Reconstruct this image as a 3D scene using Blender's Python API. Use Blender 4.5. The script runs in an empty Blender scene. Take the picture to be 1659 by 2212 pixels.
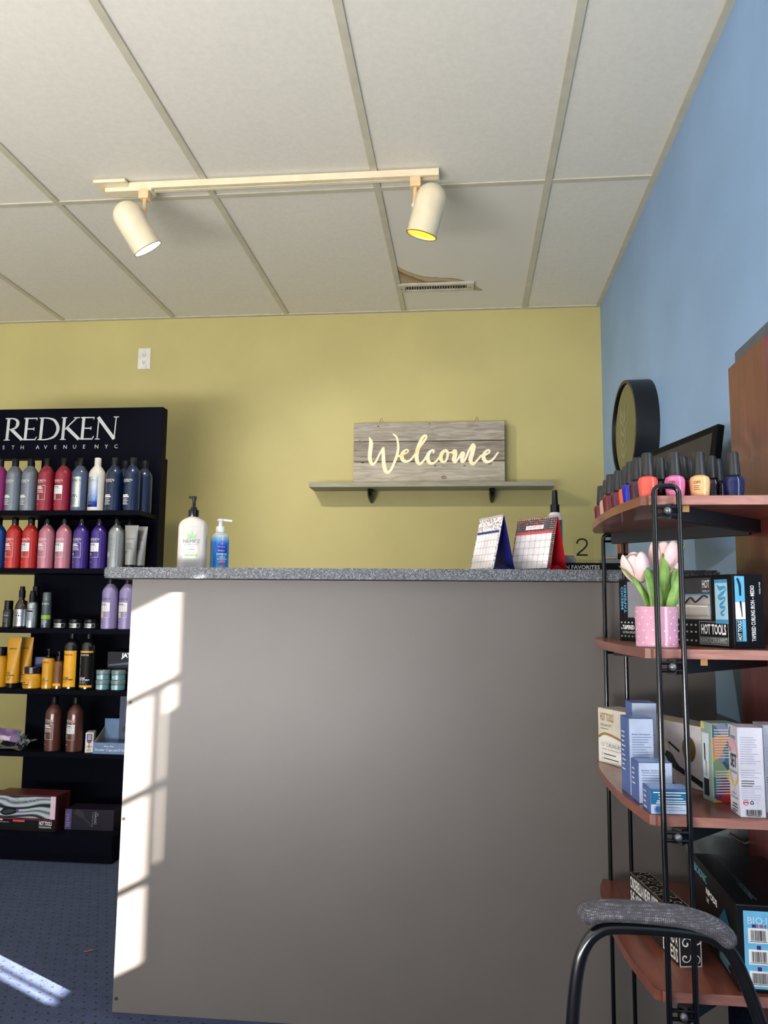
import bpy, bmesh, math, random
from mathutils import Matrix, Vector
PI = math.pi
scene = bpy.context.scene
COL = scene.collection

# ------------------------------------------------------------------ camera
cam_d = bpy.data.cameras.new('camera')
cam_o = bpy.data.objects.new('camera', cam_d)
COL.objects.link(cam_o)
cam_d.sensor_fit = 'VERTICAL'
cam_d.sensor_height = 36.0
cam_d.lens = 1717.16 / 2212.0 * 36.0
cam_d.clip_start = 0.02
_yaw, _pit, _rol = 0.1048, 0.1187, 0.0104
_f = Vector((-math.sin(_yaw)*math.cos(_pit), math.cos(_yaw)*math.cos(_pit), math.sin(_pit)))
_r = Vector((math.cos(_yaw), math.sin(_yaw), 0)); _u = _r.cross(_f)
_r2 = _r*math.cos(_rol) + _u*math.sin(_rol); _u2 = -_r*math.sin(_rol) + _u*math.cos(_rol)
_m = Matrix((_r2, _u2, -_f)).transposed().to_4x4(); _m.translation = (0, 0, 0.9348)
cam_o.matrix_world = _m
scene.camera = cam_o

# ------------------------------------------------------------------ world, sun, window light, exposure
SUN_DIR = Vector((-1.71, 1.0, -0.855)).normalized()
w = bpy.data.worlds.new('sky'); scene.world = w; w.use_nodes = True
nt = w.node_tree
bg = nt.nodes['Background']
sk = nt.nodes.new('ShaderNodeTexSky'); sk.sky_type = 'NISHITA'; sk.sun_disc = False
sk.sun_elevation = math.radians(23); sk.sun_rotation = math.radians(120)
nt.links.new(sk.outputs[0], bg.inputs[0]); bg.inputs[1].default_value = 0.12
def light(name, kind, loc, energy, color=(1, 1, 1), direction=None, **kw):
    d = bpy.data.lights.new(name, kind); d.energy = energy; d.color = color
    for k, v in kw.items(): setattr(d, k, v)
    o = bpy.data.objects.new(name, d); COL.objects.link(o); o.location = loc
    if direction is not None: o.rotation_euler = Vector(direction).to_track_quat('-Z', 'Y').to_euler()
    return o
light('sun', 'SUN', (4, -2, 3), 100.0, (1.0, 0.95, 0.88), SUN_DIR, angle=math.radians(0.55))
light('shop_window_light', 'AREA', (-1.62, -1.12, 1.2), 10.0, (0.88, 0.94, 1.0), (0, 1, 0), shape='RECTANGLE', size=2.5, size_y=2.1)
light('pavement_bounce_light', 'AREA', (-1.62, -1.0, .35), 150.0, (1.0, 0.985, 0.965), (.05, .36, .93), shape='RECTANGLE', size=2.5, size_y=.7)
light('side_window_light', 'AREA', (.655, .95, 1.26), 4.0, (0.9, 0.95, 1.0), (-1, 0, 0), shape='RECTANGLE', size=.2, size_y=.84)
vs = scene.view_settings
scene.display_settings.display_device = 'sRGB'
vs.view_transform = 'Standard'; vs.look = 'None'; vs.gamma = 1.0; vs.use_curve_mapping = False
vs.exposure = 0.0

# ------------------------------------------------------------------ geometry helpers: geo = (verts, faces)
def merge(*gs):
    V, F = [], []
    for g in gs:
        k = len(V); V += [tuple(v) for v in g[0]]; F += [tuple(i+k for i in f) for f in g[1]]
    return V, F
def xf(g, M): return [tuple(M @ Vector(v)) for v in g[0]], g[1]
def mv(g, x=0, y=0, z=0): return [(v[0]+x, v[1]+y, v[2]+z) for v in g[0]], g[1]
def rotz(g, a): return xf(g, Matrix.Rotation(a, 4, 'Z'))
def box(x0, x1, y0, y1, z0, z1):
    V = [(x0,y0,z0),(x1,y0,z0),(x1,y1,z0),(x0,y1,z0),(x0,y0,z1),(x1,y0,z1),(x1,y1,z1),(x0,y1,z1)]
    return V, [(3,2,1,0),(4,5,6,7),(0,1,5,4),(1,2,6,5),(2,3,7,6),(3,0,4,7)]
def rbox(x0, x1, y0, y1, z0, z1, r=0.002, seg=2):
    bm = bmesh.new(); g = box(x0, x1, y0, y1, z0, z1)
    vs_ = [bm.verts.new(v) for v in g[0]]
    for f in g[1]: bm.faces.new([vs_[i] for i in f])
    r = min(r, 0.49*min(x1-x0, y1-y0, z1-z0))
    bmesh.ops.bevel(bm, geom=bm.edges[:], offset=r, segments=seg, profile=0.5, affect='EDGES')
    bm.verts.index_update()
    out = [tuple(v.co) for v in bm.verts], [tuple(v.index for v in f.verts) for f in bm.faces]
    bm.free(); return out
def lathe(prof, n=24, sx=1.0, sy=1.0):
    V, F = [], []
    for r, z in prof:
        for i in range(n):
            a = 2*PI*i/n; V.append((r*math.cos(a)*sx, r*math.sin(a)*sy, z))
    for k in range(len(prof)-1):
        for i in range(n):
            j = (i+1) % n
            F.append((k*n+i, k*n+j, (k+1)*n+j, (k+1)*n+i))
    F.append(tuple(range(n-1, -1, -1))); F.append(tuple((len(prof)-1)*n+i for i in range(n)))
    return V, F
def cyl(r, z0, z1, n=20): return lathe([(r, z0), (r, z1)], n)
def prism(poly, z0, z1):
    n = len(poly); V = [(x, y, z0) for x, y in poly] + [(x, y, z1) for x, y in poly]
    F = [tuple(range(n-1, -1, -1)), tuple(range(n, 2*n))] + [(i, (i+1) % n, n+(i+1) % n, n+i) for i in range(n)]
    return V, F
def catmull(P, n=8):
    P = [Vector(p) for p in P]; out = []
    for i in range(len(P)-1):
        a, b, c, d = P[max(i-1, 0)], P[i], P[i+1], P[min(i+2, len(P)-1)]
        for k in range(n):
            t = k/n
            out.append(0.5*((2*b) + (c-a)*t + (2*a-5*b+4*c-d)*t*t + (3*b-a-3*c+d)*t*t*t))
    out.append(P[-1]); return out
def tube(pts, r, n=10, closed=False, ry=None):
    P = [Vector(p) for p in pts]; m = len(P); R = r if hasattr(r, '__len__') else [r]*m
    V, F = [], []; N = None
    for i in range(m):
        t = (P[(i+1) % m]-P[i-1]) if closed else (P[min(i+1, m-1)]-P[max(i-1, 0)])
        t.normalize()
        if N is None:
            N = Vector((0, 0, 1)) if abs(t.z) < 0.9 else Vector((0, 1, 0))
        N = (N - t*N.dot(t)).normalized(); B = t.cross(N)
        for k in range(n):
            a = 2*PI*k/n
            V.append(tuple(P[i] + N*(math.cos(a)*R[i]) + B*(math.sin(a)*R[i]*(ry or 1))))
    for i in range(m if closed else m-1):
        for k in range(n):
            j = (k+1) % n; b = ((i+1) % m)*n
            F.append((i*n+k, i*n+j, b+j, b+k))
    if not closed: F.append(tuple(range(n-1, -1, -1))); F.append(tuple((m-1)*n+k for k in range(n)))
    return V, F
def rod(a, b, r, n=10): return tube([a, b], r, n)
def surf(fn, nu, nv):
    V = [fn(i/nu, j/nv) for j in range(nv+1) for i in range(nu+1)]
    F = [(j*(nu+1)+i, j*(nu+1)+i+1, (j+1)*(nu+1)+i+1, (j+1)*(nu+1)+i) for j in range(nv) for i in range(nu)]
    return [tuple(v) for v in V], F
def sphere(r, c=(0, 0, 0), n=14):
    return mv(lathe([(max(r*math.sin(PI*k/n), 1e-5), -r*math.cos(PI*k/n)) for k in range(n+1)], n), *c)
# flat print: 2-D geometry in the x-y plane, z is the lift
def rect(x0, y0, x1, y1, z=0.0, n=1):
    V = []; F = []
    for i in range(n+1):
        x = x0+(x1-x0)*i/n; V += [(x, y0, z), (x, y1, z)]
    for i in range(n): F.append((2*i, 2*i+2, 2*i+3, 2*i+1))
    return V, F
def outline(x0, y0, x1, y1, t, n=1):
    return merge(rect(x0, y0, x1, y0+t, 0, n), rect(x0, y1-t, x1, y1, 0, n), rect(x0, y0, x0+t, y1), rect(x1-t, y0, x1, y1))
def disc2(cx, cy, r, n=20, ri=None):
    if ri is None: return [(cx+r*math.cos(2*PI*i/n), cy+r*math.sin(2*PI*i/n), 0) for i in range(n)], [tuple(range(n))]
    V = [(cx+q*math.cos(2*PI*i/n), cy+q*math.sin(2*PI*i/n), 0) for q in (ri, r) for i in range(n)]
    return V, [(i, n+i, n+(i+1) % n, (i+1) % n) for i in range(n)]
def poly2(pts): return [(x, y, 0) for x, y in pts], [tuple(range(len(pts)))]
def ribbon(pts, wid, n=6, t=0.0, smooth=True, caps=True):
    W = list(wid) if hasattr(wid, '__len__') else [wid]*len(pts)
    Q = [Vector((p[0], p[1], w_)) for p, w_ in zip(pts, W)]
    if smooth: Q = catmull(Q, n)
    m = len(Q); L, R = [], []
    for i in range(m):
        d = Vector((Q[min(i+1, m-1)].x-Q[max(i-1, 0)].x, Q[min(i+1, m-1)].y-Q[max(i-1, 0)].y)); d.normalize()
        p = Vector((-d.y, d.x))*Q[i].z/2
        L.append((Q[i].x+p.x, Q[i].y+p.y)); R.append((Q[i].x-p.x, Q[i].y-p.y))
    V = [(x, y, t) for x, y in L] + [(x, y, t) for x, y in R]
    F = [(m+i, m+i+1, i+1, i) for i in range(m-1)]
    if t > 0:
        k = len(V); V += [(x, y, 0) for x, y in L] + [(x, y, 0) for x, y in R]
        F += [(i, i+1, k+i+1, k+i) for i in range(m-1)] + [(k+m+i, k+m+i+1, m+i+1, m+i) for i in range(m-1)]
        F += [(0, k, k+m, m), (m-1, 2*m-1, k+2*m-1, k+m-1)]
    g = (V, F)
    if caps:
        for q in (Q[0], Q[-1]):
            n_ = 12
            c = [(q.x+q.z/2*math.cos(2*PI*i/n_), q.y+q.z/2*math.sin(2*PI*i/n_)) for i in range(n_)]
            g = merge(g, prism(c, 0, t) if t > 0 else poly2(c))
    return g
_tc = {}
def text(s, w=None, h=None, bold=0.0, align='L', slant=0.0):
    """lettering as flat geometry; h = height of its box, w = width (either may be None)"""
    key = (s, bold, slant)
    if key not in _tc:
        c = bpy.data.curves.new('lettering', 'FONT'); c.body = s; c.resolution_u = 2; c.offset = bold; c.shear = slant
        c.fill_mode = 'FRONT'
        o = bpy.data.objects.new('lettering', c); COL.objects.link(o)
        bpy.context.view_layer.update()
        me = o.evaluated_get(bpy.context.evaluated_depsgraph_get()).to_mesh()
        V = [tuple(v.co) for v in me.vertices]; F = [tuple(p.vertices) for p in me.polygons]
        bpy.data.objects.remove(o); bpy.data.curves.remove(c)
        x0 = min(v[0] for v in V); x1 = max(v[0] for v in V); y0 = min(v[1] for v in V); y1 = max(v[1] for v in V)
        _tc[key] = ([(v[0]-x0, v[1]-y0, 0) for v in V], F, x1-x0, y1-y0)
    V, F, W, H = _tc[key]
    sx = w/W if w else None; sy = h/H if h else None
    if sx is None: sx = sy
    if sy is None: sy = sx
    dx = {'L': 0, 'C': -W*sx/2, 'R': -W*sx}[align]
    return [(v[0]*sx+dx, v[1]*sy, 0) for v in V], F
def redken(h):
    """the six tall roman capitals of the hair-care sign, stroke by stroke (cap height 1)"""
    def st(p, w_, sm=False): return ribbon(p, w_, 6, 0, sm, False)
    R_ = [st([(.16,0),(.2,1)], .13), st([(.05,.975),(.4,.975)], .05), st([(.02,.02),(.3,.02)], .04),
          ribbon([(.2,.975),(.42,.965),(.58,.88),(.62,.74),(.55,.58),(.38,.5),(.2,.49)], [.05,.06,.11,.15,.11,.06,.05], 6, 0, True, False),
          st([(.34,.5),(.86,.02)], [.15,.13])]
    E_ = [st([(.14,0),(.18,1)], .13), st([(.05,.97),(.66,.97)], .05), st([(.15,.5),(.52,.5)], .05), st([(.02,.03),(.62,.03)], .055), st([(.64,1),(.63,.88)], .04), st([(.52,.57),(.52,.43)], .04), st([(.58,0),(.66,.15)], .045)]
    D_ = [st([(.14,0),(.18,1)], .13), ribbon([(.05,.975),(.42,.97),(.74,.86),(.92,.52),(.78,.17),(.42,.03),(.02,.025)], [.05,.055,.11,.15,.11,.055,.05], 6, 0, True, False)]
    K_ = [st([(.12,0),(.16,1)], .13), st([(.03,.98),(.28,.98)], .04), st([(.0,.02),(.26,.02)], .04), st([(.2,.46),(.72,.97)], .055), st([(.58,.975),(.86,.975)], .04), st([(.28,.55),(.86,.02)], [.15,.14])]
    N_ = [st([(.1,0),(.14,1)], .05), st([(.0,.02),(.22,.02)], .04), st([(.1,.98),(.86,.02)], .15), st([(.86,.0),(.92,1)], .05), st([(.8,.98),(1.04,.98)], .04)]
    out = []; x = 0
    for g, adv in ((R_, .86), (E_, .70), (D_, 1.03), (K_, .86), (E_, .72), (N_, 1.04)):
        out += [mv(q, x) for q in g]; x += adv
    out = [mv(q, 0, 0, .00003*(1+i % 7)/h) for i, q in enumerate(out)]                  # strokes lie one over the other, not in one plane
    V, F = merge(*out); return [(v[0]*h, v[1]*h, v[2]*h) for v in V], F
def fine(x0, y0, x1, n, dy, t, seed=1, align='L'):
    """rows of print too small to read"""
    rnd = random.Random(seed); gs = []
    for i in range(n):
        k = rnd.uniform(.6, 1.0); L_ = (x1-x0)*k; o_ = 0 if align == 'L' else (x1-x0-L_)/2
        gs.append(rect(x0+o_, y0-i*dy-t, x0+o_+L_, y0-i*dy, 0, 3))
    return merge(*gs)
def barcode(x, y, w_, h_, seed=1):
    rnd = random.Random(seed); gs = []; p = x
    while p < x+w_:
        b = rnd.choice((1, 1, 2, 3))*w_/60; gs.append(rect(p, y, min(p+b, x+w_), y+h_)); p += b+rnd.choice((1, 1, 2))*w_/60
    return merge(*gs)
def wrap(g, R, z0=0.0, a0=0.0, lift=0.0004, sx=1.0):
    """lay flat print round an upright cylinder, facing -Y"""
    return [((R+lift+v[2])*math.sin(v[0]/R+a0)*sx, -(R+lift+v[2])*math.cos(v[0]/R+a0), z0+v[1]) for v in g[0]], g[1]
def face(g, O, U, V_, lift=0.0005):
    U = Vector(U).normalized(); V_ = Vector(V_).normalized(); N = U.cross(V_); O = Vector(O)
    return [tuple(O+U*v[0]+V_*v[1]+N*(v[2]+lift)) for v in g[0]], g[1]
def turn(g, a, x=0, y=0):
    c, s = math.cos(a), math.sin(a)
    return [(v[0]*c-v[1]*s+x, v[0]*s+v[1]*c+y, v[2]) for v in g[0]], g[1]

# ------------------------------------------------------------------ object helpers
def mesh(name, g, m=None, smooth=False):
    me = bpy.data.meshes.new(name); me.from_pydata([tuple(v) for v in g[0]], [], [tuple(f) for f in g[1]]); me.validate()
    if smooth:
        me.polygons.foreach_set('use_smooth', [True]*len(me.polygons))
        try: me.set_sharp_from_angle(angle=math.radians(smooth if smooth is not True else 40))
        except Exception: pass
    if m: me.materials.append(m)
    return me
def obj(name, g, m=None, parent=None, smooth=False, loc=None, label=None, kind=None):
    me = g if isinstance(g, bpy.types.Mesh) else mesh(name, g, m, smooth)
    o = bpy.data.objects.new(name, me); COL.objects.link(o)
    if parent: o.parent = parent
    if loc: o.location = loc
    if label: o['label'] = label
    if kind: o['kind'] = kind
    return o
def thing(name, label, cat, loc=(0, 0, 0), rz=0.0, group=None):
    o = bpy.data.objects.new(name, None); COL.objects.link(o); o.empty_display_size = 0.05
    o.location = loc; o.rotation_euler = (0, 0, rz); o['label'] = label; o['category'] = cat
    if group: o['group'] = group
    return o
def struct(name, g, m, parent=None, smooth=False):
    o = obj(name, g, m, parent, smooth)
    if not parent: o['kind'] = 'structure'
    return o

# ------------------------------------------------------------------ materials
def lin(c):
    f = lambda v: (v/12.92 if v <= .04045 else ((v+.055)/1.055)**2.4)
    return tuple(f(x/255.0) for x in c) + (1.0,)
def ramp(nt, stops, const=False):
    n = nt.nodes.new('ShaderNodeValToRGB'); e = n.color_ramp.elements
    while len(e) < len(stops): e.new(0.5)
    for k, (p, c) in enumerate(stops): e[k].position = p; e[k].color = lin(c)
    if const: n.color_ramp.interpolation = 'CONSTANT'
    return n
_mc = {}
def mat(name, rgb, rough=0.5, metal=0.0, coat=0.0, noise=0.06, scale=20.0, bump=0.0, emit=None, estr=0.0, spec=0.5, stretch=(1, 1, 1)):
    if name in _mc: return _mc[name]
    m = bpy.data.materials.new(name); m.use_nodes = True; nt = m.node_tree
    b = nt.nodes['Principled BSDF']
    b.inputs['Roughness'].default_value = rough; b.inputs['Metallic'].default_value = metal
    b.inputs['Coat Weight'].default_value = coat; b.inputs['Coat Roughness'].default_value = 0.05
    b.inputs['Specular IOR Level'].default_value = spec
    tc = nt.nodes.new('ShaderNodeTexCoord'); mp = nt.nodes.new('ShaderNodeMapping'); mp.inputs['Scale'].default_value = stretch
    nt.links.new(tc.outputs['Object'], mp.inputs[0])
    nz = nt.nodes.new('ShaderNodeTexNoise'); nz.inputs['Scale'].default_value = scale; nz.inputs['Detail'].default_value = 4
    nt.links.new(mp.outputs[0], nz.inputs['Vector'])
    d = tuple(max(0, c*(1-noise)) for c in rgb); l = tuple(min(255, c*(1+noise)) for c in rgb)
    rp = ramp(nt, [(.3, d), (.7, l)]); nt.links.new(nz.outputs[0], rp.inputs[0]); nt.links.new(rp.outputs[0], b.inputs['Base Color'])
    if bump:
        bp = nt.nodes.new('ShaderNodeBump'); bp.inputs['Strength'].default_value = bump; bp.inputs['Distance'].default_value = 0.002
        nt.links.new(nz.outputs[0], bp.inputs['Height']); nt.links.new(bp.outputs[0], b.inputs['Normal'])
    if emit:
        b.inputs['Emission Color'].default_value = lin(emit); b.inputs['Emission Strength'].default_value = estr
    _mc[name] = m; return m
def clear(name, tint=(255, 255, 255), ior=1.45, rough=0.03, milk=0.0):
    """thin clear glass or plastic sheet"""
    if name in _mc: return _mc[name]
    m = bpy.data.materials.new(name); m.use_nodes = True; nt = m.node_tree
    out = nt.nodes['Material Output']; nt.nodes.remove(nt.nodes['Principled BSDF'])
    t = nt.nodes.new('ShaderNodeBsdfTransparent'); t.inputs[0].default_value = lin(tint)
    g = nt.nodes.new('ShaderNodeBsdfGlossy'); g.inputs['Roughness'].default_value = rough
    fr = nt.nodes.new('ShaderNodeFresnel'); fr.inputs[0].default_value = ior
    mx = nt.nodes.new('ShaderNodeMixShader'); nt.links.new(fr.outputs[0], mx.inputs[0]); nt.links.new(t.outputs[0], mx.inputs[1]); nt.links.new(g.outputs[0], mx.inputs[2])
    last = mx
    if milk:
        df = nt.nodes.new('ShaderNodeBsdfDiffuse'); df.inputs[0].default_value = lin(tint)
        m2 = nt.nodes.new('ShaderNodeMixShader'); m2.inputs[0].default_value = milk
        nt.links.new(mx.outputs[0], m2.inputs[1]); nt.links.new(df.outputs[0], m2.inputs[2]); last = m2
    nt.links.new(last.outputs[0], out.inputs[0]); _mc[name] = m; return m
def custom(name, rough=0.5, coat=0.0, metal=0.0):
    m = bpy.data.materials.new(name); m.use_nodes = True; b = m.node_tree.nodes['Principled BSDF']
    b.inputs['Roughness'].default_value = rough; b.inputs['Coat Weight'].default_value = coat; b.inputs['Metallic'].default_value = metal
    tc = m.node_tree.nodes.new('ShaderNodeTexCoord')
    return m, m.node_tree, b, tc
def wood(name, dark, light_, axis=(1, 8, 8), rough=0.35, scale=6.0, coat=0.1):
    m, nt, b, tc = custom(name, rough, coat)
    mp = nt.nodes.new('ShaderNodeMapping'); mp.inputs['Scale'].default_value = axis; nt.links.new(tc.outputs['Object'], mp.inputs[0])
    nz = nt.nodes.new('ShaderNodeTexNoise'); nz.inputs['Scale'].default_value = scale; nz.inputs['Detail'].default_value = 8; nz.inputs['Distortion'].default_value = 1.2
    nt.links.new(mp.outputs[0], nz.inputs['Vector'])
    rp = ramp(nt, [(.3, dark), (.5, tuple((a+c)/2 for a, c in zip(dark, light_))), (.7, light_)])
    nt.links.new(nz.outputs[0], rp.inputs[0]); nt.links.new(rp.outputs[0], b.inputs['Base Color'])
    bp = nt.nodes.new('ShaderNodeBump'); bp.inputs['Strength'].default_value = 0.12; bp.inputs['Distance'].default_value = 0.001
    nt.links.new(nz.outputs[0], bp.inputs['Height']); nt.links.new(bp.outputs[0], b.inputs['Normal'])
    _mc[name] = m; return m
WHITE = mat('white_print', (235, 235, 235), .5); BLACKP = mat('black_print', (11, 11, 13), .5, spec=.2); GREYP = mat('grey_print', (120, 122, 128), .5)
SILVERP = mat('silver_print', (190, 192, 196), .3, .6); BLACK = mat('black_plastic', (12, 12, 15), .35, spec=.25); GLOSSBLACK = mat('gloss_black_plastic', (9, 9, 12), .18, coat=.2, spec=.3)
# ------------------------------------------------------------------ the room
RX, BY, HZ = 0.6652, 3.921, 2.4384         # right wall, back wall, ceiling
LX, FY = -3.3, -1.2
M_YEL = mat('yellow_wall_paint', (194, 183, 122), .55, noise=.025, scale=3, bump=.05)
M_BLUE = mat('blue_wall_paint', (135, 167, 206), .6, noise=.03, scale=3, bump=.05)
M_WHITEW = mat('white_wall_paint', (215, 212, 205), .6, noise=.03, scale=3)
def wall_x(name, x0, x1, y0, y1, m, holes):
    """a wall standing along Y with rectangular openings (y0, y1, z0, z1)"""
    gs = []; y = y0
    for (a, b, c, d) in sorted(holes):
        gs += [box(x0, x1, y, a, 0, HZ+.12), box(x0, x1, a, b, 0, c), box(x0, x1, a, b, d, HZ+.12)]; y = b
    gs.append(box(x0, x1, y, y1, 0, HZ+.12)); return struct(name, merge(*gs), m)
struct('wall_back', box(LX-.1, RX+.1, BY, BY+.1, 0, HZ+.12), M_YEL)
W1 = (.88, 1.088, .82, 1.703); W3 = (-2.95, -.3, .1, 2.3)
wall_x('wall_right', RX, RX+.1, FY, BY, M_BLUE, [W1])
struct('wall_left', box(LX-.1, LX, FY, BY, 0, HZ+.12), M_WHITEW)
struct('wall_front', merge(box(LX, W3[0], FY-.1, FY, 0, HZ+.12), box(W3[1], RX+.1, FY-.1, FY, 0, HZ+.12), box(W3[0], W3[1], FY-.1, FY, 0, W3[2]), box(W3[0], W3[1], FY-.1, FY, W3[3], HZ+.12)), M_WHITEW)
M_FRAME = mat('white_window_frame', (225, 225, 222), .4); M_PANE = clear('window_glass')
def window(name, pieces, panes):
    o = struct(name, merge(*pieces), M_FRAME)
    for p in panes: obj('pane', p, M_PANE, o)
t_ = .012
window('window_1', [box(RX+.03, RX+.06, W1[0], W1[0]+.006, W1[2], W1[3]), box(RX+.03, RX+.06, W1[1]-.004, W1[1], W1[2], W1[3])]
       + [box(RX+.035, RX+.055, W1[0]+.006, W1[1]-.004, z-t_/2, z+t_/2) for z in (1.022, 1.228, 1.460)]
       + [box(RX+.035, RX+.055, 1.0325, 1.0375, W1[2], 1.454), box(RX+.035, RX+.055, .942, .947, W1[2], W1[3]), box(RX, RX+.012, 1.073, 1.088, .82, 1.37), box(RX, RX+.012, 1.0625, 1.073, .82, 1.03)],  # added thin bars and stops, placed to shape the sun patches
       [box(RX+.043, RX+.047, W1[0]+.006, W1[1]-.004, a, b) for a, b in ((.82, 1.016), (1.028, 1.222), (1.234, 1.454), (1.466, 1.703))])
window('window_2', [box(W3[0], W3[0]+.05, FY-.08, FY-.02, W3[2], W3[3]), box(W3[1]-.05, W3[1], FY-.08, FY-.02, W3[2], W3[3]), box(W3[0]+.05, W3[1]-.05, FY-.08, FY-.02, W3[2], W3[2]+.05), box(W3[0]+.05, W3[1]-.05, FY-.08, FY-.02, W3[3]-.05, W3[3]), box(-1.75, -1.7, FY-.08, FY-.02, W3[2]+.05, W3[3]-.05)],
       [box(W3[0]+.05, -1.75, FY-.052, FY-.048, W3[2]+.05, W3[3]-.05), box(-1.7, W3[1]-.05, FY-.052, FY-.048, W3[2]+.05, W3[3]-.05)])
# carpet: blue-grey loop pile with rows of small dark flecks
m, nt, b, tc = custom('blue_grey_carpet', .95)
def N(kind, **kw):
    n = nt.nodes.new(kind)
    for k, v in kw.items(): setattr(n, k, v)
    return n
def math_(op, a, c=None):
    n = N('ShaderNodeMath', operation=op)
    for i, v in enumerate((a, c)):
        if v is None: continue
        if isinstance(v, (int, float)): n.inputs[i].default_value = v
        else: nt.links.new(v, n.inputs[i])
    return n.outputs[0]
sp = N('ShaderNodeSeparateXYZ'); nt.links.new(tc.outputs['Object'], sp.inputs[0])
def cell(ox, oy):
    fx = math_('SUBTRACT', math_('FRACT', math_('ADD', math_('DIVIDE', sp.outputs[0], .0282), 50+ox)), .5)
    fy = math_('SUBTRACT', math_('FRACT', math_('ADD', math_('DIVIDE', sp.outputs[1], .060), 50+oy)), .5)
    dx = math_('MULTIPLY', fx, .0282/.0037); dy = math_('MULTIPLY', fy, .060/.0034)
    return math_('LESS_THAN', math_('ADD', math_('MULTIPLY', dx, dx), math_('MULTIPLY', dy, dy)), 1.0)
dots = math_('MAXIMUM', cell(0, 0), cell(.5, .5))
nz = N('ShaderNodeTexNoise'); nz.inputs['Scale'].default_value = 260; nz.inputs['Detail'].default_value = 3; nt.links.new(tc.outputs['Object'], nz.inputs['Vector'])
nb = N('ShaderNodeTexNoise'); nb.inputs['Scale'].default_value = 30; nt.links.new(tc.outputs['Object'], nb.inputs['Vector'])
r1 = ramp(nt, [(.3, (34, 42, 64)), (.7, (68, 82, 116))])
nt.links.new(math_('ADD', math_('MULTIPLY', nz.outputs[0], .7), math_('MULTIPLY', nb.outputs[0], .3)), r1.inputs[0])
mx = N('ShaderNodeMixRGB'); nt.links.new(dots, mx.inputs[0]); nt.links.new(r1.outputs[0], mx.inputs[1]); mx.inputs[2].default_value = lin((28, 26, 34))
nt.links.new(mx.outputs[0], b.inputs['Base Color'])
bp = N('ShaderNodeBump'); bp.inputs['Strength'].default_value = .6; bp.inputs['Distance'].default_value = .004
nt.links.new(math_('SUBTRACT', nz.outputs[0], math_('MULTIPLY', dots, .5)), bp.inputs['Height']); nt.links.new(bp.outputs[0], b.inputs['Normal'])
struct('floor', box(LX-.1, RX+.1, FY-.1, BY+.1, -.06, 0), m)
struct('ground', box(-16, 16, -16, 16, -.3, -.2), mat('grey_pavement', (150, 148, 143), .9))
# suspended ceiling
M_TILE = mat('ceiling_tile_board', (226, 221, 209), .8, noise=.015, scale=60, bump=.04)
M_TBAR = mat('ceiling_grid_steel', (198, 192, 172), .5, noise=.03)
ceil = struct('ceiling', box(LX-.1, RX+.1, FY-.1, BY+.1, HZ+.03, HZ+.12), M_TILE)
X0, T, CY = -1.5399, .6096, BY-1.2135
xs = [LX] + [X0+k*T for k in range(-2, 4)] + [RX]; ys = [BY, CY, CY-1.2192, CY-2*1.2192, CY-3*1.2192, FY]
# the stained tile: brown water rings round the air vent
ms, nt, b, tc = custom('stained_ceiling_tile', .8)
sp = N('ShaderNodeSeparateXYZ'); nt.links.new(tc.outputs['Object'], sp.inputs[0])
nz = N('ShaderNodeTexNoise'); nz.inputs['Scale'].default_value = 14; nz.inputs['Detail'].default_value = 5; nt.links.new(tc.outputs['Object'], nz.inputs['Vector'])
# distance above a slanting lower bound and below an upper bound (object x, y are world x, y)
ux = math_('DIVIDE', math_('ADD', sp.outputs[0], .32), .365)                     # 0 at the bar, 1 at the tip
inside = math_('MAXIMUM', math_('SUBTRACT', 1.0, math_('POWER', math_('MAXIMUM', ux, 0.0), 5.0)), -1.6)
half = math_('ADD', math_('MULTIPLY', math_('POWER', math_('MAXIMUM', math_('SUBTRACT', 1.0, math_('MULTIPLY', ux, 2.5)), 0.0), 1.3), .15), math_('MULTIPLY', inside, .112))
dist = math_('SUBTRACT', math_('ADD', half, math_('MULTIPLY', math_('SUBTRACT', nz.outputs[0], .5), .05)), math_('SUBTRACT', 3.625, sp.outputs[1]))
lo = math_('ADD', math_('SUBTRACT', 3.672, sp.outputs[1]), math_('MULTIPLY', math_('SUBTRACT', nz.outputs[0], .5), .05))
dd = math_('MINIMUM', dist, lo)
rp = ramp(nt, [(0, (226, 221, 209)), (.47, (226, 221, 209)), (.5, (158, 128, 90)), (.53, (194, 178, 146)), (.62, (196, 180, 148)), (.68, (140, 102, 64)), (.76, (172, 144, 106)), (1, (188, 168, 136))])
nt.links.new(math_('ADD', math_('MULTIPLY', dd, 3.6), .49), rp.inputs[0]); nt.links.new(rp.outputs[0], b.inputs['Base Color'])
for i in range(len(xs)-1):
    for j in range(len(ys)-1):
        x0, x1, y1, y0 = xs[i]+.004, xs[i+1]-.004, ys[j]-.004, ys[j+1]+.004
        o = obj('tile', box(x0, x1, y0, y1, HZ+.005, HZ+.02), ms if (j == 0 and abs(xs[i]-(X0+2*T)) < .01) else M_TILE, ceil)
for x in xs[1:-1]: obj('grid_bar', box(x-.012, x+.012, FY, BY-.022, HZ-.001, HZ+.004), M_TBAR, ceil)
for y in ys[1:-1]:
    for i in range(len(xs)-1):
        a = xs[i]+(.012 if i else 0); c = xs[i+1]-.012-(.01 if i == len(xs)-2 else 0); obj('grid_bar', box(a, c, y-.012, y+.012, HZ-.0005, HZ+.004), M_TBAR, ceil)
struct('trim_1', box(LX, RX, BY-.022, BY, HZ-.002, HZ+.004), M_TBAR)
struct('trim_2', box(RX-.022, RX, FY, BY-.022, HZ-.002, HZ+.004), M_TBAR)

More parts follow.
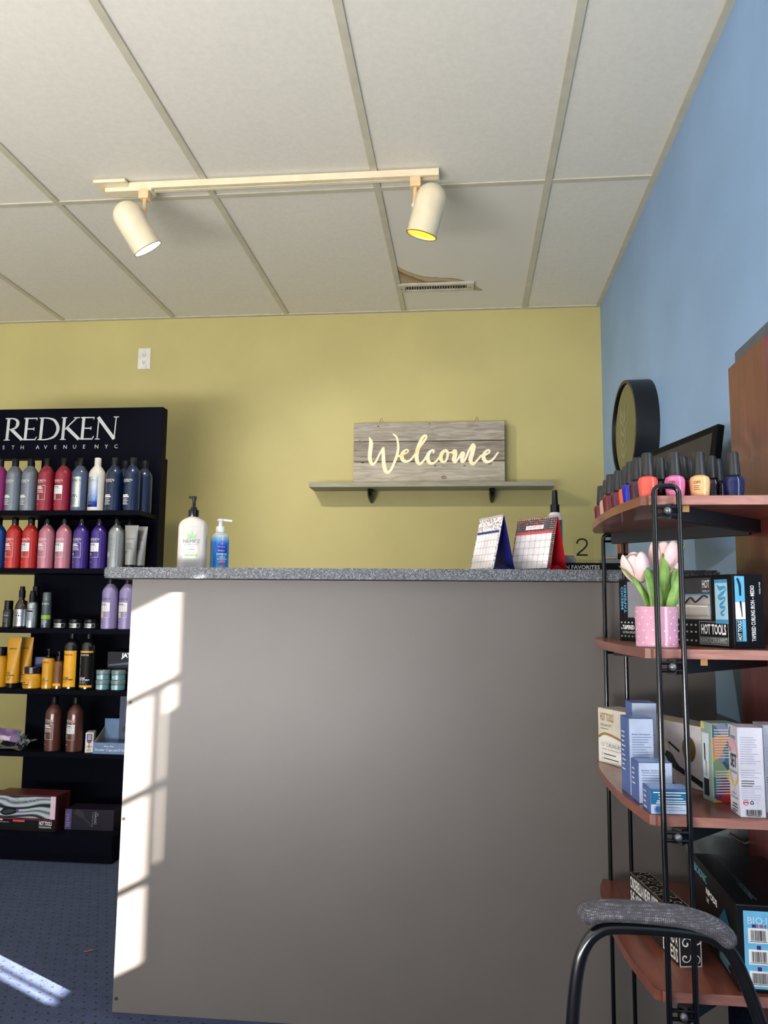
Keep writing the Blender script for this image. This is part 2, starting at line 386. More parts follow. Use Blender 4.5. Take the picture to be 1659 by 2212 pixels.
# air vent set in the stained tile
v = thing('air_vent', 'narrow metal air vent set in the brown-stained ceiling tile', 'vent', (-.1445, 3.607, HZ-.007))
M_VENT = mat('vent_enamel', (196, 190, 172), .4)
obj('frame', merge(box(-.178, .178, -.041, -.026, 0, .012), box(-.178, .178, .026, .041, 0, .012), box(-.178, -.145, -.026, .026, 0, .012), box(.145, .178, -.026, .026, 0, .012)), M_VENT, v)
obj('duct_opening', box(-.145, .145, -.026, .026, .008, .0115), mat('dark_duct', (30, 27, 24), .8), v)
sl = obj('louvre_slats', merge(*[xf(box(-.0008, .0008, -.026, .026, -.005, .003), Matrix.Translation((-.139+i*.0121, 0, .006)) @ Matrix.Rotation(.5, 4, 'Y')) for i in range(24)]), M_VENT, v, kind='stuff')
for x in (-.162, .162): obj('screw', cyl(.004, -.0015, 0, 10), mat('steel_screw', (120, 115, 105), .3, .8), v, loc=(x, 0, 0))

# ------------------------------------------------------------------ track light
M_TRACK = mat('cream_enamel', (232, 218, 186), .35, noise=.03, coat=.2)
tr = thing('track_light_rail', 'cream track lighting rail mounted under the ceiling, holding two spotlights', 'light rail', (-.66, 2.60, HZ-.001))
obj('rail', merge(box(-.545, .5618, -.018, -.012, -.024, 0), box(-.545, .5618, .012, .018, -.024, 0), box(-.545, .5618, -.0119, .0119, -.006, 0), box(.562, .566, -.018, .018, -.024, 0), box(-.545, .5618, -.0119, -.004, -.024, -.021), box(-.545, .5618, .004, .0119, -.024, -.021)), M_TRACK, tr)
obj('canopy_plate', rbox(-.665, -.545, -.05, .05, -.013, 0, .004), M_TRACK, tr)
obj('live_end_feed', rbox(-.635, -.46, -.016, .03, -.03, -.0135, .003), M_TRACK, tr)
def spotlight(label, ox, oz, ax, sx, adx, warm):
    t = thing('spotlight_head', label, 'spotlight', (ox, 2.6, oz), group='spotlights on the ceiling rail')
    A = Vector(ax).normalized(); Q = (-A).to_track_quat('Z', 'Y').to_matrix().to_4x4()      # local +z runs back from the mouth to the dome
    R_, L_ = .0525, .178
    prof = [(R_, 0), (R_, L_-.0525)] + [(R_*math.cos(a), L_-.0525+R_*math.sin(a)) for a in [PI/2*k/8 for k in range(1, 9)]]
    prof = [(max(r, 1e-4), z) for r, z in prof]
    inner = [(R_-.002, 0), (R_-.002, L_-.06), (.02, L_-.03)]
    n = 32
    Vv, Ff = [], []
    for r, z in prof[::-1] + inner:
        Vv += [(r*math.cos(2*PI*i/n), r*math.sin(2*PI*i/n), z) for i in range(n)]
    for k in range(len(prof)+len(inner)-1):
        Ff += [(k*n+(i+1) % n, k*n+i, (k+1)*n+i, (k+1)*n+(i+1) % n) for i in range(n)]
    obj('shade', xf((Vv, Ff), Q), M_TRACK, t, 45)
    obj('rim', xf(lathe([(R_-.003, -.0012), (R_+.0012, -.0012), (R_+.0012, .0018), (R_-.003, .0018)], 32), Q) if False else xf(tube([(R_*math.cos(2*PI*i/32), R_*math.sin(2*PI*i/32), 0) for i in range(32)], .0014, 6, True), Q), mat('scorched_rim', (60, 30, 16), .5), t)
    bm = mat('warm_bulb', (255, 190, 70), .3, emit=(255, 190, 30), estr=1.7) if warm else mat('white_bulb', (255, 255, 255), .3, emit=(245, 248, 255), estr=9.0)
    obj('bulb', xf(lathe([(.008, .04), (.03, .03), (.0492, .009), (.0492, .006), (.04, .0035), (.02, .0015), (.001, .001)], 28), Q), bm, t, True)
    base = Vector((sx-ox, 0, HZ-.024-oz)); piv = Vector((adx-ox, 0, 2.315-oz))
    obj('rail_adapter', rbox(base.x-.019, base.x+.019, -.017, .017, base.z-.036, base.z, .004), mat('aged_cream_plastic', (228, 196, 150), .4), t)
    obj('stem', rod(base+Vector((0, 0, -.036)), piv, .0075, 12), mat('aged_cream_plastic', (228, 196, 150), .4), t, True)
    c = -A*.11; nd = (piv-c); nd = (nd-A*nd.dot(A)).normalized()
    obj('swivel_joint', merge(sphere(.0105, piv), rod(piv, c+nd*.05+A*(piv-c).dot(A), .006)), M_TRACK, t, True)
    return A, Vector((ox, 2.6, oz))
A, P_ = spotlight('cream spotlight glowing white, at the feed end of the ceiling rail', -1.129, 2.193, (.464, .353, -.813), -1.15, -1.148, False)
light('spot_lamp_white', 'SPOT', P_-A*.002+A*.012, 50, (1, .92, .78), A, spot_size=math.radians(135), spot_blend=.8, shadow_soft_size=.03)
A, P_ = spotlight('cream spotlight glowing amber, near the free end of the ceiling rail', -.154, 2.205, (-.264, .168, -.95), -.175, -.179, True)
light('spot_lamp_amber', 'SPOT', P_+A*.012, 12, (1, .72, .35), A, spot_size=math.radians(120), spot_blend=.9, shadow_soft_size=.03)

# ------------------------------------------------------------------ outlet
t = thing('wall_outlet', 'white duplex electrical outlet high on the yellow wall', 'outlet', (-1.693, BY, 2.223))
M_IV = mat('white_outlet_plastic', (228, 226, 220), .35)
obj('cover_plate', rbox(-.035, .035, -.006, 0, -.057, .057, .003), M_IV, t)
for z in (-.0195, .0195):
    r = obj('receptacle', merge(mv(xf(prism([(.0165*math.cos(a)*(1 if abs(math.cos(a)) < .9 else .95), max(-.0125, min(.0125, .0165*math.sin(a)))) for a in [2*PI*k/24 for k in range(24)]], 0, .0015), Matrix.Rotation(PI/2, 4, 'X')), 0, -.0055, z)), M_IV, t)
    obj('slots', merge(box(-.0075, -.0055, -.0074, -.0068, z-.001, z+.007), box(.0055, .0075, -.0074, -.0068, z-.001, z+.006), box(-.0025, .0025, -.0074, -.0068, z-.009, z-.005)), BLACK, r)

# ------------------------------------------------------------------ welcome sign on its wall shelf
M_SHELF = mat('grey_washed_board', (150, 146, 130), .5, noise=.08, scale=12, stretch=(1, 8, 8))
s = thing('wall_shelf', 'long thin grey wall shelf carrying the welcome sign', 'shelf', (-.178, 3.85, 1.511))
obj('board', rbox(-.59, .59, -.07, .071, 0, .023, .0015), M_SHELF, s)
for x in (-.297, .300):
    obj('bracket', surf(lambda u, v_: Vector((x+.016*math.cos(2*PI*u)*(1-.75*v_**4), .071-.0445*(1-v_**3)*(.55-.45*math.sin(2*PI*u))*2+.0, -.062*v_)), 20, 10), GLOSSBLACK, s, True)
SG = thing('welcome_sign', 'grey plank sign reading Welcome in glowing script letters', 'sign', (-.189, 3.862, 1.534))
m_pl = []
for k, (d, l) in enumerate((((134, 124, 112), (186, 178, 166)), ((112, 102, 92), (166, 156, 144)), ((150, 142, 128), (198, 190, 174)))):
    m_pl.append(wood('weathered_plank_%d' % k, d, l, (1.5, 14, 14), .6, 5.0, 0))
zs = [0, .1145, .217, .3145]
for k in range(3): obj('plank', rbox(-.373, .373, -.0 , .014, zs[k]+.0016, zs[k+1]-.0016, .0015), m_pl[2-k], SG)
obj('sign_back', box(-.373, .373, .0142, .022, 0, .3135), mat('dark_sign_back', (44, 38, 33), .8), SG)
M_KNOT = mat('dark_knot', (96, 78, 66), .7)
def P2(px, py): return ((px-839)*5.075e-4, .020+(660-py)*5.25e-4)         # photo crop of the sign -> metres on the sign
for q in (((345, 138), 9, 6), ((990, 632), 26, 14), ((1428, 505), 22, 9), ((905, 522), 7, 4), ((1188, 522), 8, 4), ((195, 487), 14, 4), ((515, 500), 14, 7), ((850, 120), 8, 3), ((165, 272), 6, 3)):
    (cx, cy), a, b_ = q; X, Z = P2(cx, cy)
    obj('knot', face(merge(*[ribbon([(X+a*f*5.07e-4*math.cos(t2), Z+b_*f*5.07e-4*math.sin(t2)) for t2 in [2*PI*k/14 for k in range(15)]], .0017, 1, 0, False, False) for f in (.4, .75, 1)]), (0, 0, 0), (1, 0, 0), (0, 0, 1), .0006), M_KNOT, SG)
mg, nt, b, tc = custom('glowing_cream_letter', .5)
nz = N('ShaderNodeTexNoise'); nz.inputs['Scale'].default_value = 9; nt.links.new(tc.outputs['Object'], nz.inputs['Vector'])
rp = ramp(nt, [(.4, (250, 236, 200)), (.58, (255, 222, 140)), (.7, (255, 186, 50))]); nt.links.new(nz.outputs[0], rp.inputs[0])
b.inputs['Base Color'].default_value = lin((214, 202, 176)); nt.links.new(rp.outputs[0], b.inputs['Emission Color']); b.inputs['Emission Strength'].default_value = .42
strokes = {
 'W': [([(262,250),(277,300),(268,390),(268,455),(292,502),(325,480),(360,410),(398,352)], [16,38,38,36,30,20,18,26]),
       ([(398,352),(400,420),(404,490),(420,560),(446,583),(482,548),(515,470),(538,400),(545,330),(530,250),(497,217)], [26,32,36,38,28,24,26,26,22,18,16])],
 'e': [([(528,432),(560,425),(605,408),(638,390),(642,372),(620,368),(592,392),(580,428),(592,465),(628,480),(668,462),(702,420)], [18,18,16,14,14,16,28,36,36,24,18,18])],
 'l': [([(702,420),(755,345),(806,275),(820,240),(802,232),(775,262),(745,335),(726,410),(730,475),(755,502),(790,478),(825,425)], [16,18,20,18,20,28,36,38,36,28,20,18])],
 'c': [([(888,396),(893,378),(872,376),(845,400),(832,440),(842,482),(872,500),(910,484),(948,440)], [16,18,20,30,36,34,26,20,18])],
 'o': [([(1008,376),(976,396),(960,438),(968,476),(990,488),(1012,470),(1026,425),(1022,390),(1008,376)], [24,32,36,30,20,20,24,26,24]), ([(1014,384),(1040,400),(1075,392)], [14,12,14])],
 'm': [([(1075,400),(1096,384),(1098,420),(1086,465),(1100,488),(1128,455),(1165,402)], [26,36,40,40,26,18,26]), ([(1165,402),(1178,410),(1165,450),(1168,485),(1196,462),(1235,375),(1270,325)], [26,34,36,32,22,22,28]),
       ([(1270,325),(1278,345),(1262,410),(1246,470),(1268,508),(1300,485),(1345,432)], [28,38,40,40,28,20,18])],
 'e2': [([(1345,432),(1385,424),(1425,402),(1428,382),(1406,380),(1380,408),(1370,445),(1388,482),(1424,488),(1464,462),(1510,402)], [18,18,16,16,18,28,36,34,24,20,14])]}
for ki, (k, ss) in enumerate(strokes.items()):
    g = merge(*[ribbon([P2(*p) for p in pts], [q*5.3e-4 for q in ws], 6, .003+.0003*i) for i, (pts, ws) in enumerate(ss)])
    obj('glowing_letter', face(g, (0, 0, 0), (1, 0, 0), (0, 0, 1), .0003+.0001*(ki % 2)), mg, SG)
for x in (-.237, .238): obj('wire_hook', mv(tube([(-.009, 0, 0), (-.003, 0, .023), (0, 0, .026), (.003, 0, .023), (.009, 0, 0)], .0009, 6), x, .018, .3135), mat('dark_wire', (50, 44, 38), .4, .6), SG)

# ------------------------------------------------------------------ reception counter
M_LAM = mat('taupe_laminate', (103, 97, 93), .40, noise=.02, scale=5)
mt, nt, b, tc = custom('speckled_stone_laminate', .5, 0)
nz = N('ShaderNodeTexNoise'); nz.inputs['Scale'].default_value = 420; nz.inputs['Detail'].default_value = 3; nt.links.new(tc.outputs['Object'], nz.inputs['Vector'])
n2 = N('ShaderNodeTexNoise'); n2.inputs['Scale'].default_value = 150; nt.links.new(tc.outputs['Object'], n2.inputs['Vector'])
rp = ramp(nt, [(.36, (34, 35, 42)), (.44, (72, 75, 82)), (.52, (92, 95, 102)), (.6, (138, 141, 147)), (.7, (186, 187, 190))])
nt.links.new(math_('ADD', math_('MULTIPLY', nz.outputs[0], .75), math_('MULTIPLY', n2.outputs[0], .25)), rp.inputs[0]); nt.links.new(rp.outputs[0], b.inputs['Base Color'])
C = thing('reception_counter', 'tall taupe reception counter with a speckled grey stone top', 'counter', (-.13, 1.8835, 0))
obj('front_panel', box(-.687, .684, 0, .018, 0, .996), M_LAM, C)
obj('side_panel', box(-.687, -.669, .018, .64, 0, .73), M_LAM, C); obj('side_panel', box(.666, .684, .018, .64, 0, .73), M_LAM, C)
obj('back_panel', box(-.669, .666, .2, .218, .76, .996), M_LAM, C)
# countertop with a rounded front edge and a rounded corner
pl = [(-.75, -.0385)]
ctp = [(.691, -.0385), (.691, .31), (-.75, .31)] + [(-.75+.02-.02*math.cos(a), -.0385+.02-.02*math.sin(a)) for a in [PI/2*k/5 for k in range(6)]]
bm = bmesh.new(); g = prism(ctp, .9975, 1.0235); vv = [bm.verts.new(p) for p in g[0]]
for f in g[1]: bm.faces.new([vv[i] for i in f])
bmesh.ops.bevel(bm, geom=[e for e in bm.edges if abs(e.verts[0].co.z-e.verts[1].co.z) < 1e-5], offset=.004, segments=2, affect='EDGES')
bm.verts.index_update(); g = [tuple(p.co) for p in bm.verts], [tuple(p.index for p in f.verts) for f in bm.faces]; bm.free()
obj('stone_top', g, mt, C)
obj('desk_top', rbox(-.687, .684, .235, 1.1, .73, .757, .002), mt, C)
obj('desk_leg', box(.62, .67, 1.04, 1.09, 0, .73), M_LAM, C); obj('desk_leg', box(-.68, -.63, 1.04, 1.09, 0, .73), M_LAM, C)
for x, z in ((-.678, .700), (-.68, .43), (-.678, .0295)): obj('screw', xf(cyl(.0038, 0, .0012, 12), Matrix.Translation((x, 0, z)) @ Matrix.Rotation(PI/2, 4, 'X')), mat('dull_screw', (58, 54, 50), .5, .5), C)
# ------------------------------------------------------------------ black hair-care display unit on the left
M_NAVY = mat('blue_black_laminate', (8, 10, 20), .5, noise=.05, scale=6, spec=.03)
U = thing('retail_display_unit', 'black shelved display unit for salon products with a large headed sign', 'display shelf', (-1.735, 3.215, 0))
ux = lambda x: x+1.735
uy = lambda y: y-3.215
obj('back_panel', box(ux(-1.809), ux(-1.279), uy(3.18), uy(3.25), .095, 1.552), M_NAVY, U)
obj('post', box(ux(-2.19), ux(-2.10), uy(3.18), uy(3.25), .095, 1.552), M_NAVY, U)
obj('base', merge(box(ux(-2.20), ux(-1.279), uy(2.89), uy(3.25), 0, .03), box(ux(-2.20), ux(-1.279), uy(2.878), uy(3.25), .03, .095)), M_NAVY, U)
SHZ = [1.3030, 1.0714, .8360, .6009, .3641]
for z in SHZ: obj('shelf', rbox(ux(-2.20), ux(-1.285), uy(3.0), uy(3.18), z-.0185, z, .001, 1), M_NAVY, U)
hb = obj('header_board', rbox(ux(-2.20), ux(-1.2875), uy(3.198), uy(3.25), 1.553, 1.772, .0015, 1), M_NAVY, U)
M_HL = mat('pale_grey_letter', (186, 190, 192), .45)
obj('lettering', face(mv(redken(.0995), ux(-2.0), 1.6335), (0, uy(3.198), 0), (1, 0, 0), (0, 0, 1), .001), M_HL, hb)
gs = []; x = -2.001
for ch, x_ in zip('5THAVENUENYC', (0, .041, .083, .152, .189, .236, .277, .320, .365, .418, .462, .505)):
    gs.append(mv(text(ch, h=.0165), ux(-2.001)+x_, 1.5945))
obj('lettering', face(merge(*gs), (0, uy(3.198), 0), (1, 0, 0), (0, 0, 1), .001), M_HL, hb)

BOTPROF = [(.004, 0), (.030, 0), (.0325, .003), (.0325, .148), (.0320, .155), (.0295, .163), (.0235, .173), (.0165, .182), (.013, .187)]
CAPPROF = [(.0128, .185), (.0135, .187), (.0133, .217), (.0122, .219), (.001, .219)]
MB_BOT = {}
def scaled(prof, k): return [(r*(.97 if k < 1 else 1), z*k) for r, z in prof]
def shared(key, fn):
    if key not in MB_BOT: MB_BOT[key] = fn()
    return MB_BOT[key]
def setm(o, m):
    o.material_slots[0].link = 'OBJECT'; o.material_slots[0].material = m
def shared_obj(name, key, fn, m, parent, smooth=True):
    me = shared(key, lambda: mesh(name, fn(), BLACK, smooth)); o = obj(name, me, None, parent); setm(o, m); return o
def salon_bottle(label, x, y, z, body, cap, ink, style='lines', k=1.0, rz=-.25, group=None, badge=None, num=None):
    t = thing('hair_care_bottle', label, 'bottle', (x, y, z), rz, group)
    shared_obj('bottle_body', ('bb', k), lambda: lathe(scaled(BOTPROF, k), 32), body, t, 30)
    shared_obj('cap', ('bc', k), lambda: lathe(scaled(CAPPROF, k), 20), cap, t, 30)
    if style == 'bare': return t
    R_ = .0325*(.97 if k < 1 else 1); q = k
    shared_obj('brand_lettering', ('bl', k), lambda: merge(wrap(mv(redken(.0085), -.022, 0), R_, .120*q), wrap(rect(-.016, -.0035, .014, -.0028, 0, 6), R_, .120*q)), ink, t, False)
    if style == 'label':
        shared_obj('white_label', ('wl', k), lambda: wrap(rect(-.022, .070, .0215, .104, 0, 12), R_, 0, 0, .0003), mat('white_label_paper', (225, 222, 226), .5), t, False)
        shared_obj('fine_print', ('fl', k), lambda: merge(wrap(fine(-.019, .100, .018, 2, .006, .0035, 3), R_, 0, 0, .0006), wrap(fine(-.019, .086, .016, 4, .0035, .0012, 5), R_, 0, 0, .0006)), mat('dark_grey_print', (70, 66, 72), .5), t, False)
        shared_obj('label_outline', ('lo', k), lambda: wrap(outline(-.022, .046, .0215, .070, .0008, 10), R_, 0, 0, .0005), mat('white_label_paper', (225, 222, 226), .5), t, False)
    elif style == 'window':
        shared_obj('label_outline', ('lo2', k), lambda: merge(wrap(outline(-.022, .046, .0215, .104, .0008, 10), R_, 0, 0, .0005), wrap(fine(-.019, .100, .018, 2, .006, .0035, 3), R_, 0, 0, .0006), wrap(fine(-.019, .086, .016, 4, .0035, .0010, 5), R_, 0, 0, .0006)), ink, t, False)
    elif style == 'lines':
        shared_obj('fine_print', ('fp', k), lambda: merge(wrap(fine(-.022, .066, .02, 1, .004, .0042, 8), R_, 0, 0, .0005), wrap(fine(-.022, .060, .02, 1, .004, .005, 9), R_, 0, 0, .0005), wrap(fine(-.02, .050, .018, 6, .0045, .0012, 4), R_, 0, 0, .0005)), ink, t, False)
    if style in ('label', 'window'):
        shared_obj('badge', ('bg', k), lambda: wrap(rect(-.020, .047, -.003, .067, 0, 6), R_, 0, 0, .0005), badge or SILVERP, t, False)
        if num: obj('badge_lettering', wrap(mv(text(num, h=.009, bold=.02), -.018, .054), R_, 0, 0, .0009), WHITE, t)
    shared_obj('volume_print', ('vp', k), lambda: wrap(fine(-.02, .028, -.002, 1, .004, .0012, 4), R_, 0, 0, .0005), ink, t, False)
    return t
def shiny(name, rgb, rough=.3, metal=.15, coat=.4): return mat(name, tuple(c*.86 for c in rgb), rough, metal, coat, noise=.02)
B = dict(mag=shiny('magenta_bottle', (150, 28, 110)), silver=shiny('silver_bottle', (136, 144, 156), .3, .55), red=shiny('crimson_bottle', (160, 26, 52)), slate=shiny('slate_blue_bottle', (84, 98, 130), .3, .4),
         white=shiny('white_bottle', (225, 222, 216), .35, 0), navy=shiny('navy_bottle', (15, 34, 72), .28, .3), orange=shiny('red_orange_bottle', (205, 42, 36)), pink=shiny('rose_pink_bottle', (208, 132, 152), .3, .25),
         purple=shiny('violet_bottle', (66, 40, 140)), blue=shiny('royal_blue_bottle', (30, 90, 180), .28, .4), grey=shiny('silver_grey_bottle', (166, 170, 172), .3, .5), lilac=shiny('lilac_bottle', (158, 144, 196), .35, .1), brown=shiny('chocolate_bottle', (104, 58, 48), .32, .2))
R1Y, R2Y = 3.042, 3.115
# top shelf
z = SHZ[0]; G1 = 'litre bottles on the top shelf of the display unit'
for spec in (
    ('magenta bottle at the cut-off end of the top shelf', -1.907, R1Y, B['mag'], GLOSSBLACK, WHITE, 'bare'),
    ('silver bottle beside the magenta one on the top shelf', -1.842, R1Y, B['silver'], BLACK, WHITE, 'lines'),
    ('silver bottle beside the crimson ones on the top shelf', -1.775, R1Y, B['silver'], BLACK, WHITE, 'lines'),
    ('crimson bottle with outlined print beside the silver ones on the top shelf', -1.704, R1Y, B['red'], BLACK, WHITE, 'window'),
    ('crimson bottle with a white label on the top shelf', -1.632, R1Y, B['red'], BLACK, WHITE, 'label'),
    ('slate-blue bottle with an iridescent label on the top shelf', -1.561, R1Y, B['slate'], BLACK, BLACKP, 'foil'),
    ('white bottle with white cap and silver-blue label on the top shelf', -1.489, R1Y, B['white'], B['white'], GREYP, 'foil'),
    ('front navy bottle standing next to the white bottle', -1.416, R1Y, B['navy'], GLOSSBLACK, WHITE, 'lines'),
    ('front navy bottle at the right end of the top shelf', -1.341, R1Y, B['navy'], GLOSSBLACK, WHITE, 'lines')):
    lab, x, y, bm_, cm, ink, st = spec
    t = salon_bottle(lab, x, y, z, bm_, cm, ink, st if st != 'foil' else 'lines', group=G1, rz=-.12 if st == 'foil' else -.25)
    if st == 'foil':
        name = 'iridescent_foil_' + ('blue' if bm_ is B['white'] else 'pale')
        mf, nt, b, tc = custom(name, .22, 0, .85)
        mp = nt.nodes.new('ShaderNodeSeparateXYZ'); nt.links.new(tc.outputs['Object'], mp.inputs[0])
        if bm_ is B['white']:
            rp = ramp(nt, [(0, (28, 50, 130)), (.12, (40, 66, 150)), (.22, (120, 150, 210)), (.6, (190, 200, 222)), (1, (206, 208, 210))]); mr = nt.nodes.new('ShaderNodeMapRange'); mr.inputs[1].default_value = .02; mr.inputs[2].default_value = .145; nt.links.new(mp.outputs[2], mr.inputs[0])
        else:
            rp = ramp(nt, [(0, (120, 140, 190)), (.45, (160, 180, 205)), (.6, (226, 218, 170)), (.75, (220, 236, 226)), (1, (190, 180, 214))]); mr = nt.nodes.new('ShaderNodeMapRange'); mr.inputs[1].default_value = -.02; mr.inputs[2].default_value = .024; nt.links.new(mp.outputs[0], mr.inputs[0])
        nt.links.new(mr.outputs[0], rp.inputs[0]); nt.links.new(rp.outputs[0], b.inputs['Base Color'])
        obj('foil_label', wrap(rect(-.023, .016, .023, .139, 0, 12), .0325, 0, 0, .0002), mf, t)
for lab, x, y, bm_ in (('grey bottle half hidden behind the two silver bottles', -1.815, R2Y, B['silver']), ('crimson bottle hidden behind the white-labelled crimson one', -1.612, R2Y, B['red']),
                   ('navy bottle hidden behind the gap of the two front navy bottles', -1.405, R2Y, B['navy']), ('rear navy bottle standing closest to the end of the top shelf', -1.321, R2Y, B['navy'])):
    salon_bottle(lab, x, y, z, bm_, BLACK, WHITE, 'bare', group=G1)
# second shelf
z = SHZ[1]; G2 = 'bottles on the second shelf of the display unit'; k2 = .95
for lab, x, bm_, ink, st, num in (
    ('royal blue bottle at the cut-off end of the second shelf', -1.896, B['blue'], WHITE, 'lines', None), ('red-orange bottle with outlined print on the second shelf', -1.826, B['orange'], WHITE, 'window', None),
    ('red-orange bottle with a white label on the second shelf', -1.757, B['orange'], WHITE, 'label', None), ('rose-pink bottle with outlined print on the second shelf', -1.687, B['pink'], WHITE, 'window', None),
    ('rose-pink bottle with a white label on the second shelf', -1.614, B['pink'], WHITE, 'label', None), ('violet bottle with outlined print on the second shelf', -1.541, B['purple'], WHITE, 'window', 'VI'),
    ('violet bottle with a white label on the second shelf', -1.467, B['purple'], WHITE, 'label', 'VI'), ('silver-grey bottle beside the two silver tubes', -1.395, B['grey'], GREYP, 'window', '2')):
    t = salon_bottle(lab, x, R1Y, z, bm_, GLOSSBLACK, ink, st, k2, group=G2, badge=mat('dark_badge', (44, 36, 70), .4) if num == 'VI' else (mat('grey_badge', (126, 120, 126), .4) if bm_ is not B['grey'] else mat('pale_badge', (150, 156, 162), .4)), num=num)
def squeeze_tube(label, x, y, z, bodym, capm, h, w_, capr, caph, lines, group, rz=0.0, cat='tube'):
    t = thing('squeeze_tube', label, cat, (x, y, z), rz, group)
    def f(u, v_):
        a = 2*PI*u; k = v_**1.3
        rx = capr*1.25*(1-k)+w_/2*k; ry = capr*1.25*(1-k)+.0012*k
        if v_ > .95: rx = w_/2; ry = .0012
        return Vector((rx*math.cos(a), ry*math.sin(a), caph+v_*(h-caph)))
    obj('tube_body', surf(f, 28, 16), bodym, t, 60)
    obj('cap', lathe([(.001, 0), (capr, 0), (capr*1.08, .002), (capr*1.12, caph)], 20), capm, t, 30)
    if lines: lines(t)
    return t
M_TUBE = shiny('silver_tube', (168, 168, 168), .3, .5, .2)
def on_tube(g, z0, h, w_, capr, caph, lift=.0006):
    """lay flat print on the front of a squeeze tube"""
    out = []
    for x, y, l in g[0]:
        k = max(0, min(1, (y+z0-caph)/(h-caph)))**1.3; rx = capr*1.25*(1-k)+w_/2*k; ry = capr*1.25*(1-k)+.0012*k
        out.append((x, -(ry*math.sqrt(max(0, 1-(x/rx)**2))+lift+l), y+z0))
    return out, g[1]
def tl(t):
    q = (.176, .058, .0165, .018)
    obj('brand_lettering', on_tube(mv(redken(.0068), -.017, 0), .118, *q), mat('dark_grey_print', (70, 66, 72), .5), t)
    obj('fine_print', on_tube(fine(-.017, .0, .016, 5, .0055, .0018, 3), .104, *q), mat('dark_grey_print', (70, 66, 72), .5), t)
    obj('teal_badge', on_tube(rect(-.016, 0, -.008, .012, 0, 3), .062, *q), mat('teal_badge_print', (60, 96, 104), .4), t)
squeeze_tube('front silver tube standing on its black cap on the second shelf', -1.332, 3.04, z, M_TUBE, BLACK, .176, .058, .0165, .018, tl, 'silver tubes at the end of the second shelf')
squeeze_tube('silver tube half hidden behind the front silver tube', -1.313, 3.085, z, M_TUBE, BLACK, .176, .058, .0165, .018, tl, 'silver tubes at the end of the second shelf')
salon_bottle('dark-capped grey bottle hidden behind the silver tubes', -1.375, R2Y, z, B['silver'], BLACK, WHITE, 'bare', .95, group=G2)

# third shelf
z = SHZ[2]; G3 = 'styling products on the third shelf of the display unit'
def can(name, label, x, y, z, prof, m, cap, capm, r, group, prints=None, rz=0.0, cat='bottle'):
    t = thing(name, label, cat, (x, y, z), rz, group)
    obj('bottle_body', lathe(prof, 24), m, t, 30); obj('cap', lathe(cap, 18), capm, t, 30)
    if prints:
        for nm, g, pm_ in prints: obj(nm, g, pm_, t)
    return t
M_BLK = mat('satin_black_bottle', (16, 17, 20), .3, coat=.2); M_ALU = mat('brushed_silver_label', (176, 182, 190), .28, .8); M_AMB = mat('dark_amber_glass', (42, 26, 16), .1, coat=.6)
def sm(r, z0, n=2, seed=1): return wrap(merge(mv(text('REDKEN', w=r*1.25), -r*.6, 0), mv(fine(-r*.6, -.004, r*.6, 1, .01, .006, 2), 0, 0), fine(-r*.55, -.016, r*.55, n, .005, .0015, seed)), r, z0, 0, .0006)
can('spray_can', 'squat black spray can at the left of the third shelf', -1.836, 3.05, z, [(.016, 0), (.0195, .002), (.0195, .068), (.017, .073)], M_BLK, [(.0165, .073), (.0165, .106), (.015, .108), (.001, .108)], GLOSSBLACK, .0195, G3, [('fine_print', sm(.0195, .056, 4), GREYP)], cat='can')
can('spray_can', 'squat black spray can hidden behind the dropper bottle', -1.805, 3.10, z, [(.016, 0), (.0195, .002), (.0195, .068), (.017, .073)], M_BLK, [(.0165, .073), (.0165, .106), (.015, .108), (.001, .108)], GLOSSBLACK, .0195, G3, cat='can')
t = can('dropper_bottle', 'dark amber dropper bottle wrapped in a silver label', -1.779, 3.045, z, [(.022, 0), (.0245, .003), (.0245, .078), (.023, .088), (.016, .104), (.0105, .113), (.0105, .122)], M_AMB, [(.0125, .120), (.0125, .148), (.0115, .150), (.0095, .151), (.0095, .165), (.001, .166)], GLOSSBLACK, .0245, G3)
obj('silver_label', wrap(rect(-.036, .008, .036, .074, 0, 16), .0245, 0, 0, .0003), M_ALU, t); obj('fine_print', sm(.0245, .056, 6), BLACKP, t)
t = can('spray_bottle', 'black-capped silver spray bottle beside the amber dropper bottle', -1.733, 3.045, z, [(.018, 0), (.020, .002), (.020, .094), (.016, .101), (.012, .104)], M_ALU, [(.0135, .104), (.0135, .13), (.0115, .135), (.0105, .148), (.001, .149)], GLOSSBLACK, .02, G3)
obj('fine_print', sm(.020, .074, 6), BLACKP, t)
can('spray_bottle', 'black-capped bottle behind the silver spray bottle', -1.752, 3.10, z, [(.018, 0), (.020, .002), (.020, .11), (.016, .118), (.012, .12)], M_BLK, [(.0135, .12), (.0135, .165), (.0125, .168), (.001, .168)], GLOSSBLACK, .02, G3)
t = can('aerosol_can', 'slim grey aerosol can with a lime green band', -1.675, 3.05, z, [(.0165, 0), (.0185, .002), (.0185, .105), (.0172, .110)], mat('grey_metal_can', (84, 96, 100), .3, .5), [(.0172, .110), (.0172, .137), (.0155, .142), (.001, .143)], mat('grey_metal_cap', (98, 108, 112), .3, .4), .0185, G3, cat='can')
obj('lime_band', wrap(rect(-.028, .036, .028, .052, 0, 16), .0185, 0, 0, .0003), mat('lime_print', (140, 178, 50), .5), t); obj('fine_print', merge(wrap(mv(redken(.006), -.014, .094), .0185, 0, 0, .0006), wrap(fine(-.012, .03, .014, 3, .006, .0012, 2), .0185, 0, 0, .0006)), WHITE, t)
M_JAR = mat('black_jar', (22, 22, 24), .3, coat=.3)
